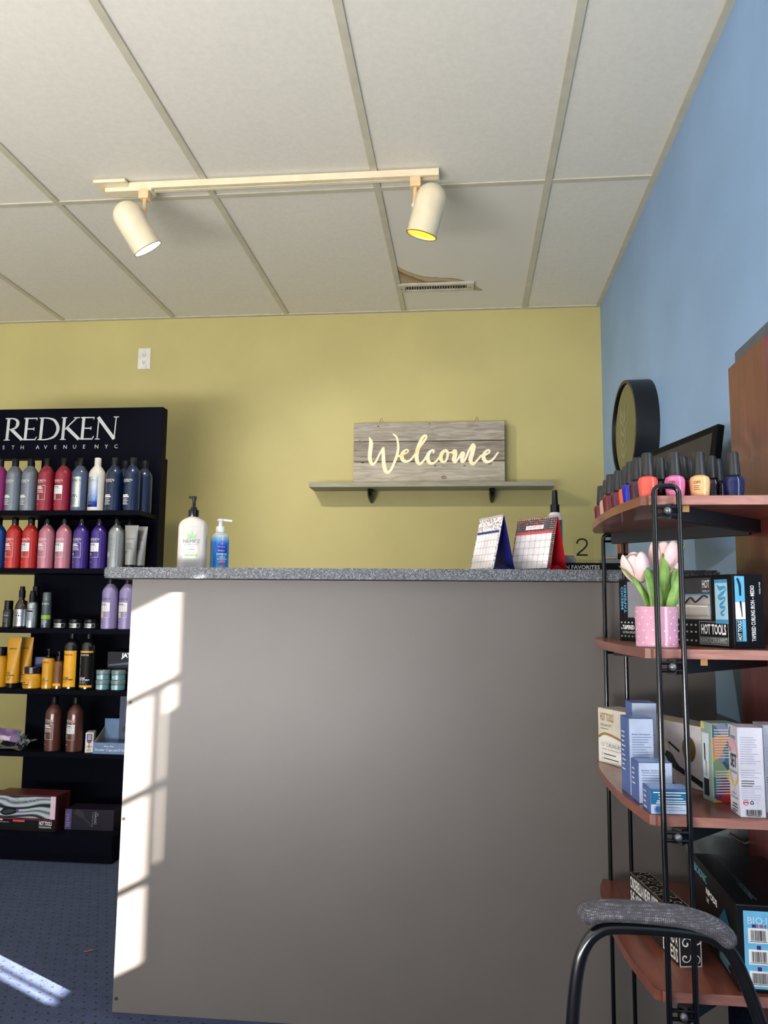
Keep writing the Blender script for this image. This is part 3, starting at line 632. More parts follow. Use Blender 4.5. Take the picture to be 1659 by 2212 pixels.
for lab, x in (('black styling jar next to the grey aerosol can', -1.613), ('black styling jar in the middle of the three', -1.549), ('black styling jar next to the lilac bottles', -1.487)):
    t = thing('styling_jar', lab, 'jar', (x, 3.055, z), 0, 'low black jars on the third shelf')
    obj('jar_body', lathe([(.026, 0), (.029, .002), (.029, .022), (.0275, .024)], 28), M_JAR, t, 30)
    obj('lid', lathe([(.0292, .0245), (.0302, .0255), (.0302, .036), (.028, .038), (.001, .038)], 28), GLOSSBLACK, t, 30)
    obj('label_band', wrap(outline(-.03, .005, .026, .021, .0012, 14), .029, 0, 0, .0004), SILVERP, t); obj('fine_print', wrap(fine(-.015, .017, .015, 3, .0045, .0018, 6, 'C'), .029, 0, 0, .0005), SILVERP, t)
for lab, x in (('lilac bottle beside the black jars on the third shelf', -1.408), ('lilac bottle partly hidden behind the end of the counter', -1.337)):
    t = salon_bottle(lab, x, R1Y, z, B['lilac'], BLACK, BLACKP, 'label', .95, group='lilac bottles on the third shelf', badge=mat('pale_gold_badge', (200, 184, 150), .4), num='4')

# fourth shelf: yellow range
z = SHZ[3]; G4 = 'yellow curl products on the fourth shelf'
YEL = shiny('golden_yellow_plastic', (236, 170, 26), .35, 0, .25); YLAB = mat('golden_yellow_label', (232, 168, 30), .5)
def matrix_txt(w1, z1, w2, z2): return merge(mv(text('matrix', w=w1), -w1/2, z1), mv(text('A Curl', w=w2*.62, bold=.03), -w2/2, z2+.0065), mv(text('Can Dream', w=w2, bold=.03), -w2/2, z2), fine(-w2/2, z2-.003, w2/2, 3, .0045, .001, 4))
t = can('shampoo_bottle', 'yellow bottle with black cap cut off by the photo edge', -1.860, 3.06, z, [(.028, 0), (.031, .003), (.031, .10), (.026, .118), (.02, .124)], YEL, [(.021, .124), (.021, .156), (.0195, .158), (.001, .158)], BLACK, .031, G4)
def yt(t):
    q = (.197, .062, .02, .02)
    obj('brand_lettering', on_tube(mv(text('matrix', w=.034), -.017, 0), .150, *q), BLACKP, t); obj('side_lettering', on_tube(turn(text('total results', w=.07), PI/2, -.018, 0), .066, *q), BLACKP, t)
    obj('product_lettering', on_tube(merge(mv(text('A Curl', w=.022, bold=.03), -.019, .0085), mv(text('Can Dream', w=.038, bold=.03), -.019, 0), fine(-.019, -.004, .019, 3, .005, .0012, 2)), .048, *q), BLACKP, t)
squeeze_tube('front yellow tube standing on its dark cap on the fourth shelf', -1.795, 3.04, z, YEL, BLACK, .197, .062, .02, .02, yt, 'yellow squeeze tubes on the fourth shelf', -.1)
squeeze_tube('yellow tube tucked behind the front yellow tube', -1.770, 3.085, z, YEL, BLACK, .197, .062, .02, .02, yt, 'yellow squeeze tubes on the fourth shelf', -.1)
t = thing('hair_mask_jar', 'round yellow jar with a dark lid on the fourth shelf', 'jar', (-1.713, 3.045, z), -.15, G4)
obj('jar_body', lathe([(.033, 0), (.0365, .004), (.0365, .042), (.031, .056), (.029, .058)], 32), YEL, t, 30); obj('lid', lathe([(.0285, .058), (.0325, .0595), (.0325, .082), (.031, .084), (.001, .084)], 28), mat('plum_black_lid', (24, 20, 34), .25), t, 30)
obj('lettering', wrap(merge(mv(text('A Curl', w=.02, bold=.03), -.026, .022), mv(text('Can Dream', w=.034, bold=.03), -.026, .014), fine(-.026, .011, .02, 1, .004, .001), outline(-.029, .007, .009, .036, .0006, 6)), .0365, 0, 0, .0004), BLACKP, t)
t = thing('carton', 'small blue carton standing behind the yellow jar', 'box', (-1.715, 3.13, z), .12)
obj('carton_body', rbox(-.032, .03, -.02, .02, 0, .118, .001, 1), mat('royal_blue_card', (36, 36, 112), .4), t); obj('side_panel', box(.008, .0295, -.0206, -.0201, .002, .116), mat('lavender_card', (110, 104, 150), .4), t)
t = can('pump_bottle', 'slim yellow pump bottle beside the yellow jar', -1.650, 3.045, z, [(.022, 0), (.0235, .002), (.0235, .112), (.021, .118), (.01, .119)], YEL, [(.0115, .119), (.0115, .130), (.005, .131), (.005, .146), (.009, .147), (.009, .155), (.001, .156)], BLACK, .0235, G4)
obj('lettering', wrap(matrix_txt(.028, .100, .030, .03), .0235, 0, -.1, .0004), BLACKP, t)
t = can('oil_bottle', 'amber hair oil bottle with a black pump between the yellow bottles', -1.606, 3.045, z, [(.019, 0), (.0205, .002), (.0205, .100), (.018, .106), (.011, .110)], mat('amber_oil', (112, 66, 20), .12, coat=.6), [(.012, .110), (.012, .128), (.006, .129), (.006, .138), (.0105, .139), (.0105, .146), (.001, .147)], BLACK, .0205, G4)
obj('yellow_label', wrap(rect(-.02, .012, .018, .022, 0, 10), .0205, 0, 0, .0003), YLAB, t)
for lab, x, dark in (('tall black bottle with a full yellow label', -1.555, False), ('tall black bottle with yellow-edged black label', -1.487, True)):
    t = can('shampoo_bottle', lab, x, 3.045, z, [(.026, 0), (.029, .004), (.029, .165), (.0275, .177), (.022, .188), (.0115, .195), (.0105, .198)], mat('smoky_black_bottle', (20, 20, 24), .15, coat=.4), [(.0115, .1975), (.0115, .222), (.0105, .2235), (.001, .2235)], BLACK, .029, G4)
    obj('label', wrap(rect(-.031, .010, .031, .150, 0, 16), .029, 0, 0, .0003), BLACKP if dark else YLAB, t)
    if dark: obj('yellow_edge', merge(wrap(rect(-.031, .010, .031, .018, 0, 16), .029, 0, 0, .0005), wrap(rect(-.031, .143, .031, .150, 0, 16), .029, 0, 0, .0005)), YLAB, t)
    obj('lettering', wrap(merge(matrix_txt(.034, .131, .046, .036), turn(text('total results', w=.085), PI/2, -.019, .054)), .029, 0, -.08, .0007), WHITE if dark else BLACKP, t)
M_TEAL = mat('teal_plastic', (86, 140, 152), .3, coat=.3)
for lab, x, dz in (('lower teal jar of the stack beside the black bottle', -1.424, 0), ('upper teal jar of the stack beside the black bottle', -1.424, .0385), ('lower teal jar of the stack at the counter end', -1.362, 0), ('upper teal jar of the stack at the counter end', -1.362, .0385)):
    t = thing('teal_jar', lab, 'jar', (x, 3.05, z+dz), 0, 'stacked teal jars on the fourth shelf')
    obj('jar_body', lathe([(.024, 0), (.0265, .002), (.0265, .021), (.025, .022)], 28), M_TEAL, t, 30); obj('lid', lathe([(.0262, .0222), (.0275, .0235), (.0275, .036), (.026, .038), (.001, .038)], 28), mat('grey_green_lid', (112, 130, 132), .3), t, 30)
    obj('fine_print', wrap(fine(-.018, .016, .014, 3, .005, .0015, 3), .0265, 0, 0, .0004), WHITE, t)
t = thing('carton', 'dark navy carton with blue stripes behind the teal jars', 'box', (-1.372, 3.13, z), .05)
obj('carton_body', rbox(-.062, .062, -.03, .03, 0, .145, .001, 1), mat('ink_blue_card', (10, 15, 26), .45, spec=.2), t)
obj('blue_stripe', face(merge(poly2([(-.055, .088), (.06, .098), (.06, .108), (-.055, .094)]), poly2([(-.055, .06), (.06, .056), (.06, .068), (-.055, .066)])), (0, -.03, 0), (1, 0, 0), (0, 0, 1)), mat('bright_blue_print', (26, 58, 98), .4), t)
obj('lettering', face(mv(text('JATE', w=.05, bold=.03), -.005, .116), (0, -.03, 0), (1, 0, 0), (0, 0, 1)), SILVERP, t)

# fifth shelf
z = SHZ[4]; k5 = .97
for lab, x, st, num in (('chocolate bottle with plain white print on the fifth shelf', -1.614, 'window', '2'), ('chocolate bottle with a white label on the fifth shelf', -1.526, 'label', '7')):
    salon_bottle(lab, x, 3.045, z, B['brown'], BLACK, WHITE, st, .95, group='chocolate bottles on the fifth shelf', badge=mat('olive_badge', (96, 92, 74), .4), num=num)
rnd = random.Random(7)
def sheet(w_, h_, seed, amp=.006, n=7):
    r = random.Random(seed); ph = [r.uniform(0, 6) for _ in range(6)]
    return surf(lambda u, v_: Vector(((u-.5)*w_, (v_-.5)*h_, amp*(math.sin(7*u+ph[0])*math.cos(5*v_+ph[1])+.6*math.sin(11*u*v_+ph[2])+.5*math.sin(9*v_+ph[3])))), n, n)
t = thing('sachet', 'lilac paper-headed sachet lying on top of the plastic packets', 'sachet', (-1.80, 3.045, z+.054), .15)
obj('pouch', xf(sheet(.085, .06, 3, .002), Matrix.Rotation(.75, 4, 'X') @ Matrix.Rotation(.16, 4, 'Y')), mat('mauve_card', (132, 104, 146), .45), t)
obj('header_strip', xf(mv(sheet(.05, .022, 3, .0015), -.012, -.018, .0022), Matrix.Rotation(.75, 4, 'X') @ Matrix.Rotation(.16, 4, 'Y')), mat('pale_mauve_print', (190, 178, 196), .45), t)
M_FOIL = mat('dark_plastic_film', (34, 38, 50), .15, coat=.6, noise=.25, scale=40); M_SIL = mat('crumpled_silver_film', (150, 154, 164), .2, .5, noise=.2, scale=40)
for i, (lab, x, y, dz, w_, h_, a, m) in enumerate((('dark plastic packet lying flat at the bottom of the packet pile', -1.83, 3.06, .010, .15, .10, .1, M_FOIL), ('dark plastic packet leaning on the pile under the lilac sachet', -1.77, 3.055, .024, .13, .09, -.3, M_FOIL),
    ('crumpled silver bow-shaped film beside the lilac sachet', -1.735, 3.035, .040, .055, .045, .6, M_SIL), ('pale card packet at the cut-off end of the pile', -1.885, 3.05, .046, .06, .045, .3, mat('pale_card', (168, 164, 172), .5)), ('thin clear film strip along the shelf edge', -1.80, 3.022, .0075, .16, .03, .12, mat('grey_film', (86, 92, 108), .15, coat=.5)))):
    t = thing('plastic_packet', lab, 'packet', (x, y, z+dz), a, 'loose packets heaped on the fifth shelf')
    g = sheet(w_, h_, 20+i, .007 if i != 4 else .002, 9)
    if i == 2: g = [(v[0]*(.35+1.3*abs(v[1])/.045), v[1], v[2]+.01*math.sin(v[0]*300)) for v in g[0]], g[1]; g = xf(g, Matrix.Rotation(.7, 4, 'X'))
    if i in (1, 3): g = xf(g, Matrix.Rotation(.35, 4, 'X'))
    obj('film', g, m, t, 40)
t = thing('carton', 'small white carton with a blue shield badge on the fifth shelf', 'box', (-1.458, 3.035, z), .3)
obj('carton_body', rbox(-.015, .015, -.012, .05, 0, .075, .0008, 1), mat('white_card', (222, 218, 212), .5), t)
obj('shield_badge', face(poly2([(-.010, .07), (.010, .07), (.010, .045), (.006, .037), (0, .034), (-.006, .037), (-.010, .045)]), (0, -.012, 0), (1, 0, 0), (0, 0, 1)), mat('badge_blue', (50, 56, 130), .5), t)
obj('red_print', face(merge(disc2(0, .041, .004), mv(text('1', h=.016, bold=.03), -.002, .016)), (0, -.012, 0), (1, 0, 0), (0, 0, 1), .0008), mat('red_print', (170, 40, 44), .5), t)
obj('fine_print', face(merge(fine(-.008, .066, .008, 4, .005, .0022, 3, 'C')), (0, -.012, 0), (1, 0, 0), (0, 0, 1), .0009), WHITE, t); obj('fine_print', face(merge(mv(text('COLOR', w=.022, bold=.02), -.011, .02), fine(-.011, .012, .011, 2, .005, .0015, 3, 'C')), (0, -.012, 0), (1, 0, 0), (0, 0, 1), .0006), BLACKP, t)
t = thing('display_tray', 'blue card counter tray of shower caps with a portrait back card', 'box', (-1.355, 3.05, z), .0)
M_TRAYB = mat('dusty_blue_card', (96, 126, 164), .5); M_TRAYI = mat('beige_card', (150, 138, 122), .6)
obj('tray', merge(box(-.075, .075, -.045, -.043, 0, .042), prism([(0, 0), (.09, 0), (.09, .09), (0, .042)], 0, .002) if False else box(-.075, .075, -.043, .05, 0, .002), box(-.075, .075, .048, .05, .002, .12)), M_TRAYB, t)
for x in (-.075, .073): obj('tray_side', [(x+v[2], v[0]-.043, v[1]) for v in prism([(0, .002), (.091, .002), (.091, .09), (0, .038)], 0, .002)[0]], M_TRAYI, t) if False else obj('tray_side', ([(x+v[2], v[0]-.043, v[1]) for v in prism([(0, .002), (.091, .002), (.091, .09), (0, .038)], 0, .002)[0]], prism([(0, .002), (.091, .002), (.091, .09), (0, .038)], 0, .002)[1]), M_TRAYI, t)
obj('lettering', face(merge(mv(text('Betty Dain', w=.038, slant=.25), -.03, .024), mv(text("Shower Caps you'll love", w=.13), -.068, .008)), (0, -.045, 0), (1, 0, 0), (0, 0, 1)), WHITE, t)
bc = obj('back_card', box(-.015, .07, .0455, .0475, .03, .215), mat('deep_blue_card', (44, 60, 92), .45), t)
O = (.028, .0455, .12)
obj('printed_turban', face(disc2(0, .022, .024, 24), O, (1, 0, 0), (0, 0, 1), .0005), mat('slate_print', (74, 92, 124), .6), bc)
obj('printed_face', face(([(v[0]*.8, v[1], 0) for v in disc2(0, 0, .019, 24)[0]], disc2(0, 0, .019, 24)[1]), O, (1, 0, 0), (0, 0, 1), .0008), mat('skin_print', (150, 106, 84), .6), bc)
obj('printed_features', face(merge(ribbon([(-.009, .003), (-.004, .004)], .0014, 2, 0, False), ribbon([(.004, .004), (.009, .003)], .0014, 2, 0, False), ribbon([(-.005, -.009), (0, -.0105), (.005, -.009)], .0016, 4)), O, (1, 0, 0), (0, 0, 1), .001), mat('dark_print', (56, 34, 34), .6), bc)
obj('printed_shoulders', face(poly2([(-.03, -.05), (.03, -.05), (.028, -.032), (.01, -.02), (-.01, -.02), (-.028, -.032)]), O, (1, 0, 0), (0, 0, 1), .0006), mat('teal_black_print', (34, 52, 60), .6), bc)
obj('shower_cap_pack', rbox(-.06, .062, -.035, .035, .002, .035, .006), mat('film_wrapped_cap', (96, 110, 126), .2, coat=.4, noise=.2), t)

# boxes standing on the base
z = .095
def carton(name, label, O, U, L, D, Hh, m, cat='box', group=None):
    """carton with its front face running from O along U (length L), depth D behind it"""
    U = Vector((U[0], U[1], 0)).normalized(); t = thing(name, label, cat, O, math.atan2(U.y, U.x), group)
    obj('carton_body', rbox(0, L, 0, D, 0, Hh, .0007, 1), m, t); return t
FR = lambda g, lift=.0005: face(g, (0, 0, 0), (1, 0, 0), (0, 0, 1), lift)                      # print on the front
def EN(L): return lambda g, lift=.0005: face(g, (L, 0, 0), (0, 1, 0), (0, 0, 1), lift)          # on the right end
def LE(D): return lambda g, lift=.0005: face(g, (0, D, 0), (0, -1, 0), (0, 0, 1), lift)         # on the left end
def TP(Hh): return lambda g, lift=.0005: face(g, (0, 0, Hh), (1, 0, 0), (0, 1, 0), lift)        # on the top
M_CBLK = mat('black_card', (14, 13, 16), .4, spec=.2)
t = carton('hair_waver_box', 'dark red and black hair waver box with a marbled window', (-1.772, 2.925, z), (1, -.03), .253, .10, .128, mat('maroon_card', (72, 26, 30), .4))
obj('black_band', FR(rect(.001, .001, .252, .044)), M_CBLK, t)
mm, nt, b, tc = custom('marbled_window_print', .15, .5)
wv = nt.nodes.new('ShaderNodeTexWave'); wv.inputs['Scale'].default_value = 5.5; wv.inputs['Distortion'].default_value = 11; wv.inputs['Detail'].default_value = 1.5; wv.inputs['Detail Scale'].default_value = 1.0; wv.bands_direction = 'Z'
mp = nt.nodes.new('ShaderNodeMapping'); mp.inputs['Scale'].default_value = (.7, 1, 1.3); nt.links.new(tc.outputs['Object'], mp.inputs[0]); nt.links.new(mp.outputs[0], wv.inputs['Vector'])
rp = ramp(nt, [(0, (30, 32, 38)), (.12, (84, 90, 96)), (.26, (168, 178, 182)), (.5, (190, 200, 204)), (.85, (170, 182, 188)), (1, (96, 102, 110))]); nt.links.new(wv.outputs[0], rp.inputs[0]); nt.links.new(rp.outputs[0], b.inputs['Base Color'])
obj('marbled_window', FR(rect(.022, .046, .231, .122)), mm, t)
for a_, b_ in ((.002, .022), (.231, .251)): obj('pink_margin', FR(rect(a_, .044, b_, .126)), mat('pale_pink_print', (214, 190, 204), .5), t)
obj('picture_hole', FR(ribbon([(.036, .062), (.05, .076), (.08, .078), (.098, .070), (.08, .060), (.05, .056), (.036, .062)], .007, 6), .001), BLACKP, t)
obj('picture_handle', FR(ribbon([(.05, .066), (.07, .069), (.09, .068)], [.012, .015, .008], 6), .0008), mat('bottle_green_print', (34, 48, 46), .4), t); obj('purple_dot', FR(disc2(.1, .071, .006), .0012), mat('purple_print', (92, 50, 140), .5), t)
obj('wave_outline', FR(merge(*[ribbon([(.05+i*.036, .104), (.058+i*.036, .114), (.066+i*.036, .108), (.074+i*.036, .102), (.086+i*.036, .106)], .0022, 6) for i in range(4)]), .001), SILVERP, t)
obj('dotted_rule', FR(merge(*[disc2(.022+i*.0065, .0405, .0016, 8) for i in range(34)], rect(.085, .031, .132, .037)), .0008), mat('red_print_bright', (214, 70, 74), .5), t)
obj('lettering', FR(merge(mv(text('DEEP WAVER', w=.036, h=.006, bold=.03), .008, .033), mv(text('WIDER WAVES, LESS HEAT', w=.062, h=.0032), .008, .026), mv(text('HOT TOOLS', w=.05, h=.0155, bold=.03), .19, .021), mv(text('PROFESSIONAL', w=.05, h=.006), .19, .012)), .0009), WHITE, t)
obj('side_lettering', FR(turn(text('HOT TOOLS', w=.05, h=.008, bold=.03), PI/2, .014, .058), .0008), mat('plum_print', (120, 70, 96), .5), t)
obj('end_panel', EN(.253)(rect(.02, .008, .07, .118)), mat('dark_maroon_print', (46, 18, 24), .4), t)
t = carton('brush_box', 'dark purple box lying beside the hair waver box', (-1.502, 2.955, z), (1, 0.02), .19, .09, .075, mat('dark_purple_card', (24, 20, 34), .35, spec=.3))
obj('purple_end', FR(rect(.001, .002, .026, .074)), mat('violet_card', (78, 58, 112), .4), t); obj('fine_print', FR(fine(.005, .062, .022, 9, .006, .0015, 4)), WHITE, t)
obj('picture_brush', FR(merge(ribbon([(.04, .06), (.05, .064), (.064, .055), (.075, .043)], [.008, .02, .02, .006], 6), ribbon([(.075, .043), (.105, .016)], [.006, .007], 3))), mat('charcoal_print', (28, 28, 34), .4), t)
obj('lettering', FR(merge(turn(text('MAGIC', w=.044, h=.008), -PI/2, .115, .066), turn(text('The', w=.012), -PI/2, .125, .064), turn(text('A Collection Brush', w=.054, h=.003), -PI/2, .107, .066))), SILVERP, t)
t = thing('hair_pin', 'tiny copper hair pin lying on the carpet', 'hair pin', (-1.02, 2.18, .0035), .7)
obj('wire', tube([(-.012, .0012, 0), (.011, .0012, 0), (.013, 0, 0), (.011, -.0012, 0), (-.010, -.0012, 0)], .0009, 6), mat('copper_wire', (150, 90, 60), .3, .6), t)
# ------------------------------------------------------------------ things on the counter top
z = 1.0235
M_CLEARB = mat('pearly_clear_plastic', (206, 200, 192), .12, coat=.6, noise=.02); M_LOTION = mat('white_lotion', (206, 200, 196), .25, coat=.4, noise=.02)
t = thing('lotion_bottle', 'flat white lotion bottle with a black pump on the counter', 'bottle', (-.705, 1.985, z), .12)
def squircle(prof, sx, sy, n=32, p=3.0):
    V, F = [], []
    for r, zz in prof:
        for i in range(n):
            a = 2*PI*i/n; c, s = math.cos(a), math.sin(a); q = (abs(c)**p+abs(s)**p)**(-1/p); k = min(1, max(0, (r-.35)/.5)); q = 1+(q-1)*k
            V.append((r*c*q*sx, r*s*q*(sy*k+sx*(1-k)) if r < .99 else r*s*q*sy, zz))
    for k in range(len(prof)-1): F += [(k*n+i, k*n+(i+1) % n, (k+1)*n+(i+1) % n, (k+1)*n+i) for i in range(n)]
    F += [tuple(range(n-1, -1, -1)), tuple((len(prof)-1)*n+i for i in range(n))]
    return V, F
obj('bottle_body', squircle([(.93, 0), (1, .003), (1, .108), (.985, .114)], .0365, .021), M_LOTION, t, 40)
obj('shoulder', squircle([(.985, .114), (.93, .121), (.80, .127), (.60, .132), (.42, .135), (.35, .1365), (.35, .139)], .0365, .021), M_CLEARB, t, 40)
obj('pump', merge(lathe([(.0128, .137), (.0132, .138), (.0132, .155), (.0105, .156), (.008, .157), (.008, .162), (.0045, .163), (.0042, .178), (.0065, .188), (.0065, .190), (.001, .191)], 24), tube([(.006, 0, .187), (-.004, 0, .188), (-.011, 0, .1895), (-.0125, 0, .186)], [.0042, .0045, .0028, .0022], 10)), GLOSSBLACK, t, 40)
FL = lambda g, l=.0012: face(g, (0, -.021, 0), (1, 0, 0), (0, 0, 1), l)
obj('label', FL(outline(-.024, .006, .026, .104, .0004), .0006), mat('white_card', (222, 218, 212), .5), t)
leaf = []
for a, L_ in ((PI/2, .022), (PI/2+.75, .0185), (PI/2-.75, .0185), (PI/2+1.32, .013), (PI/2-1.32, .013)):
    leaf.append(turn(poly2([(0, 0), (L_*.35, .0022), (L_*.6, .0024), (L_, 0), (L_*.6, -.0024), (L_*.35, -.0022)]), a, .002, .079))
obj('leaf_emblem', FL(merge(*leaf)), mat('leaf_green_print', (156, 206, 150), .5), t)
obj('green_bar', FL(rect(-.014, .034, .0165, .0395)), mat('lime_band', (164, 204, 130), .5), t)
obj('lettering', FL(merge(mv(text('HEMPZ', w=.042), -.019, .068), mv(text('PURE HERBAL EXTRACTS', w=.036), -.017, .0625), mv(text('Original', w=.018), -.008, .049), fine(-.014, .045, .018, 1, .004, .0012, 3, 'C'), fine(-.017, .028, .02, 6, .004, .0008, 5, 'C'))), mat('cool_grey_print', (136, 146, 160), .5), t)
ms_, nt, b, tc = custom('blue_gel', .12, .6)
sp = nt.nodes.new('ShaderNodeSeparateXYZ'); nt.links.new(tc.outputs['Object'], sp.inputs[0]); mr = nt.nodes.new('ShaderNodeMapRange'); mr.inputs[1].default_value = 0; mr.inputs[2].default_value = .092; nt.links.new(sp.outputs[2], mr.inputs[0])
rp = ramp(nt, [(0, (120, 180, 226)), (.18, (30, 140, 226)), (.8, (24, 124, 214)), (.97, (150, 196, 224)), (1, (206, 206, 196))]); nt.links.new(mr.outputs[0], rp.inputs[0]); nt.links.new(rp.outputs[0], b.inputs['Base Color'])
t = thing('sanitizer_bottle', 'blue hand sanitizer bottle with a white pump beside the lotion', 'bottle', (-.653, 2.05, z), .3)
obj('bottle_body', lathe([(.0225, 0), (.0245, .002), (.0245, .085), (.023, .094), (.0165, .101), (.0115, .103)], 32), ms_, t, 30)
M_WPL = mat('white_plastic', (236, 236, 234), .3, coat=.2)
obj('pump', merge(lathe([(.0118, .1032), (.0125, .105), (.0125, .114), (.0105, .119), (.0055, .120), (.0055, .132), (.009, .134), (.009, .138), (.001, .139)], 24), tube([(-.006, 0, .136), (.012, 0, .1362), (.030, 0, .1345)], [.0042, .0034, .0028], 10)), M_WPL, t, 40)
obj('label', merge(wrap(rect(-.008, .048, .020, .069, 0, 8), .0245, 0, 0, .0004)), mat('royal_blue_label', (22, 52, 170), .4), t); obj('label_strip', wrap(rect(-.008, .042, .020, .0465, 0, 8), .0245, 0, 0, .0004), mat('pale_blue_label', (150, 190, 226), .4), t)
obj('red_badge', wrap(disc2(.009, .019, .0052), .0245, 0, 0, .0004), mat('rose_print', (214, 60, 116), .5), t); obj('red_strip', wrap(rect(.003, .076, .013, .0795, 0, 3), .0245, 0, 0, .0004), mat('rose_print', (214, 60, 116), .5), t)
obj('lettering', wrap(merge(mv(text('University', w=.021), -.005, .061), mv(text('Medical', w=.017), -.004, .0515), mv(text('HAND', w=.015, bold=.03), .0, .0345), mv(text('SANITIZER', w=.026, bold=.03), -.006, .029), fine(-.004, .0265, .018, 2, .0025, .0008, 3, 'C')), .0245, 0, 0, .0008), WHITE, t)

def calendar(name, label, A, Bp, hgt, prt, tent, month, head, coil):
    """tent calendar: A, Bp = ends of the top edge (x, y), camera-left to camera-right"""
    A = Vector((A[0], A[1], 0)); Bp = Vector((Bp[0], Bp[1], 0)); c = (A+Bp)/2; U = (Bp-A); W_ = U.length; U.normalize()
    t = thing(name, label, 'calendar', (c.x, c.y, z), math.atan2(U.y, U.x), 'desk calendars on the counter')
    sp_ = .030; y0 = -sp_; ang = math.atan2(hgt, sp_); Vd = Vector((0, sp_, hgt)).normalized(); L_ = math.hypot(sp_, hgt)
    def leafg(s, th=.0016):
        return [(-W_/2, s*sp_, 0), (W_/2, s*sp_, 0), (W_/2, s*.001, hgt), (-W_/2, s*.001, hgt), (-W_/2, s*(sp_-th), 0), (W_/2, s*(sp_-th), 0), (W_/2, s*.0, hgt-.002), (-W_/2, s*.0, hgt-.002)], [(0,1,2,3),(7,6,5,4),(0,4,5,1),(1,5,6,2),(2,6,7,3),(3,7,4,0)]
    obj('front_leaf', leafg(-1), tent, t); obj('back_leaf', leafg(1), tent, t)
    obj('folded_base', merge(*[([(W_*f-.001, -sp_+.003, .001), (W_*f-.001, sp_-.003, .001), (W_*f-.001, 0, .014), (W_*f-.03, -sp_+.003, .001), (W_*f-.03, sp_-.003, .001), (W_*f-.03, 0, .014)], [(0,1,2),(3,5,4),(0,2,5,3),(1,4,5,2)]) for f in (.5,)]), tent, t)
    PG = lambda g, l=.001: face(g, (-W_/2, -sp_, 0), (1, 0, 0), Vd, l)
    obj('page', PG(rect(.001, .002, W_-.001, L_-.001)), prt, t)
    ink = mat('calendar_ink', (120, 116, 130), .6)
    gx0, gx1, gy0, gy1 = W_*.035, W_*.93, L_*.05, L_*.70
    obj('date_panel', PG(rect(gx0, gy0, gx1, gy1+.006), .0013), mat('calendar_paper', (232, 226, 228), .6), t)
    gl = [rect(gx0, gy0+(gy1-gy0)*j/5-.0003, gx1, gy0+(gy1-gy0)*j/5+.0003) for j in range(6)] + [rect(gx0+(gx1-gx0)*i/7-.0003, gy0, gx0+(gx1-gx0)*i/7+.0003, gy1) for i in range(8)]
    gl += [rect(gx0+(gx1-gx0)*(i+.8)/7, gy0+(gy1-gy0)*(j+.86)/5, gx0+(gx1-gx0)*(i+.93)/7, gy0+(gy1-gy0)*(j+.93)/5) for i in range(7) for j in range(5)]
    obj('date_grid', PG(merge(*gl), .0016), ink, t)
    obj('weekday_bar', PG(rect(gx0, gy1, gx1, gy1+.006), .0018), head, t)
    obj('title_plate', PG(rect(W_*.26, L_*.79, W_*.70, L_*.865), .0014), mat('calendar_paper', (232, 226, 228), .6), t)
    obj('lettering', PG(text(month, w=W_*.36, h=L_*.05, bold=-.01) if False else mv(text(month, w=W_*.36, h=L_*.05), W_*.30, L_*.802), .0018), head, t)
    obj('spiral_binding', merge(*[mv(xf(tube([(0, .0038*math.cos(q), .0038*math.sin(q)) for q in [2*PI*k/12 for k in range(12)]], .0007, 5, True), Matrix.Identity(4)), -W_/2+W_*(i+.7)/19, 0, hgt-.0005) for i in range(18)]), coil, t, True)
    return t
def dotted(name, base, cols, scale, rnd_=1.0, size=.3, stretch=(1, 1, 1)):
    m, nt, b, tc = custom(name, .45)
    mp = nt.nodes.new('ShaderNodeMapping'); mp.inputs['Scale'].default_value = stretch; nt.links.new(tc.outputs['Object'], mp.inputs[0])
    sp = nt.nodes.new('ShaderNodeSeparateXYZ'); nt.links.new(mp.outputs[0], sp.inputs[0]); cb = nt.nodes.new('ShaderNodeCombineXYZ'); nt.links.new(sp.outputs[0], cb.inputs[0]); nt.links.new(sp.outputs[2], cb.inputs[1])
    vo = nt.nodes.new('ShaderNodeTexVoronoi'); vo.voronoi_dimensions = '2D'; vo.inputs['Scale'].default_value = scale; vo.inputs['Randomness'].default_value = rnd_; nt.links.new(cb.outputs[0], vo.inputs['Vector'])
    sx = nt.nodes.new('ShaderNodeSeparateColor'); nt.links.new(vo.outputs['Color'], sx.inputs[0])
    rp = ramp(nt, [(i/len(cols), c) for i, c in enumerate(cols)], True); nt.links.new(sx.outputs[0], rp.inputs[0])
    lt = nt.nodes.new('ShaderNodeMath'); lt.operation = 'LESS_THAN'; lt.inputs[1].default_value = size; nt.links.new(vo.outputs['Distance'], lt.inputs[0])
    mx = nt.nodes.new('ShaderNodeMixRGB'); mx.inputs[1].default_value = lin(base); nt.links.new(lt.outputs[0], mx.inputs[0]); nt.links.new(rp.outputs[0], mx.inputs[2]); nt.links.new(mx.outputs[0], b.inputs['Base Color'])
    return m
calendar('desk_calendar', 'white speckled tent calendar with a dark blue inside, October page', (.033, 2.03), (.089, 1.93), .133, dotted('speckled_paper', (228, 224, 222), [(24, 26, 40), (30, 32, 90), (40, 40, 44), (190, 90, 110), (110, 160, 120)], 170, 1, .27, (1, 1, .6)), mat('navy_blue_card', (26, 30, 112), .4), 'OCTOBER', mat('navy_print', (40, 46, 120), .5), mat('white_coil', (222, 214, 210), .4))
calendar('desk_calendar', 'red tent calendar with multicoloured dots, January page', (.128, 2.03), (.217, 1.93), .1315, dotted('multicoloured_dots', (22, 28, 34), [(200, 60, 80), (90, 130, 200), (230, 190, 90), (110, 170, 130), (220, 130, 160)], 200, .0, .27), mat('red_card', (176, 22, 38), .4), 'JANUARY 2022', mat('coral_red_print', (206, 62, 74), .5), mat('rose_coil', (214, 160, 150), .35, .4))
t = thing('spray_bottle', 'white spray bottle with a black top behind the red calendar', 'bottle', (.231, 2.12, z), .1)
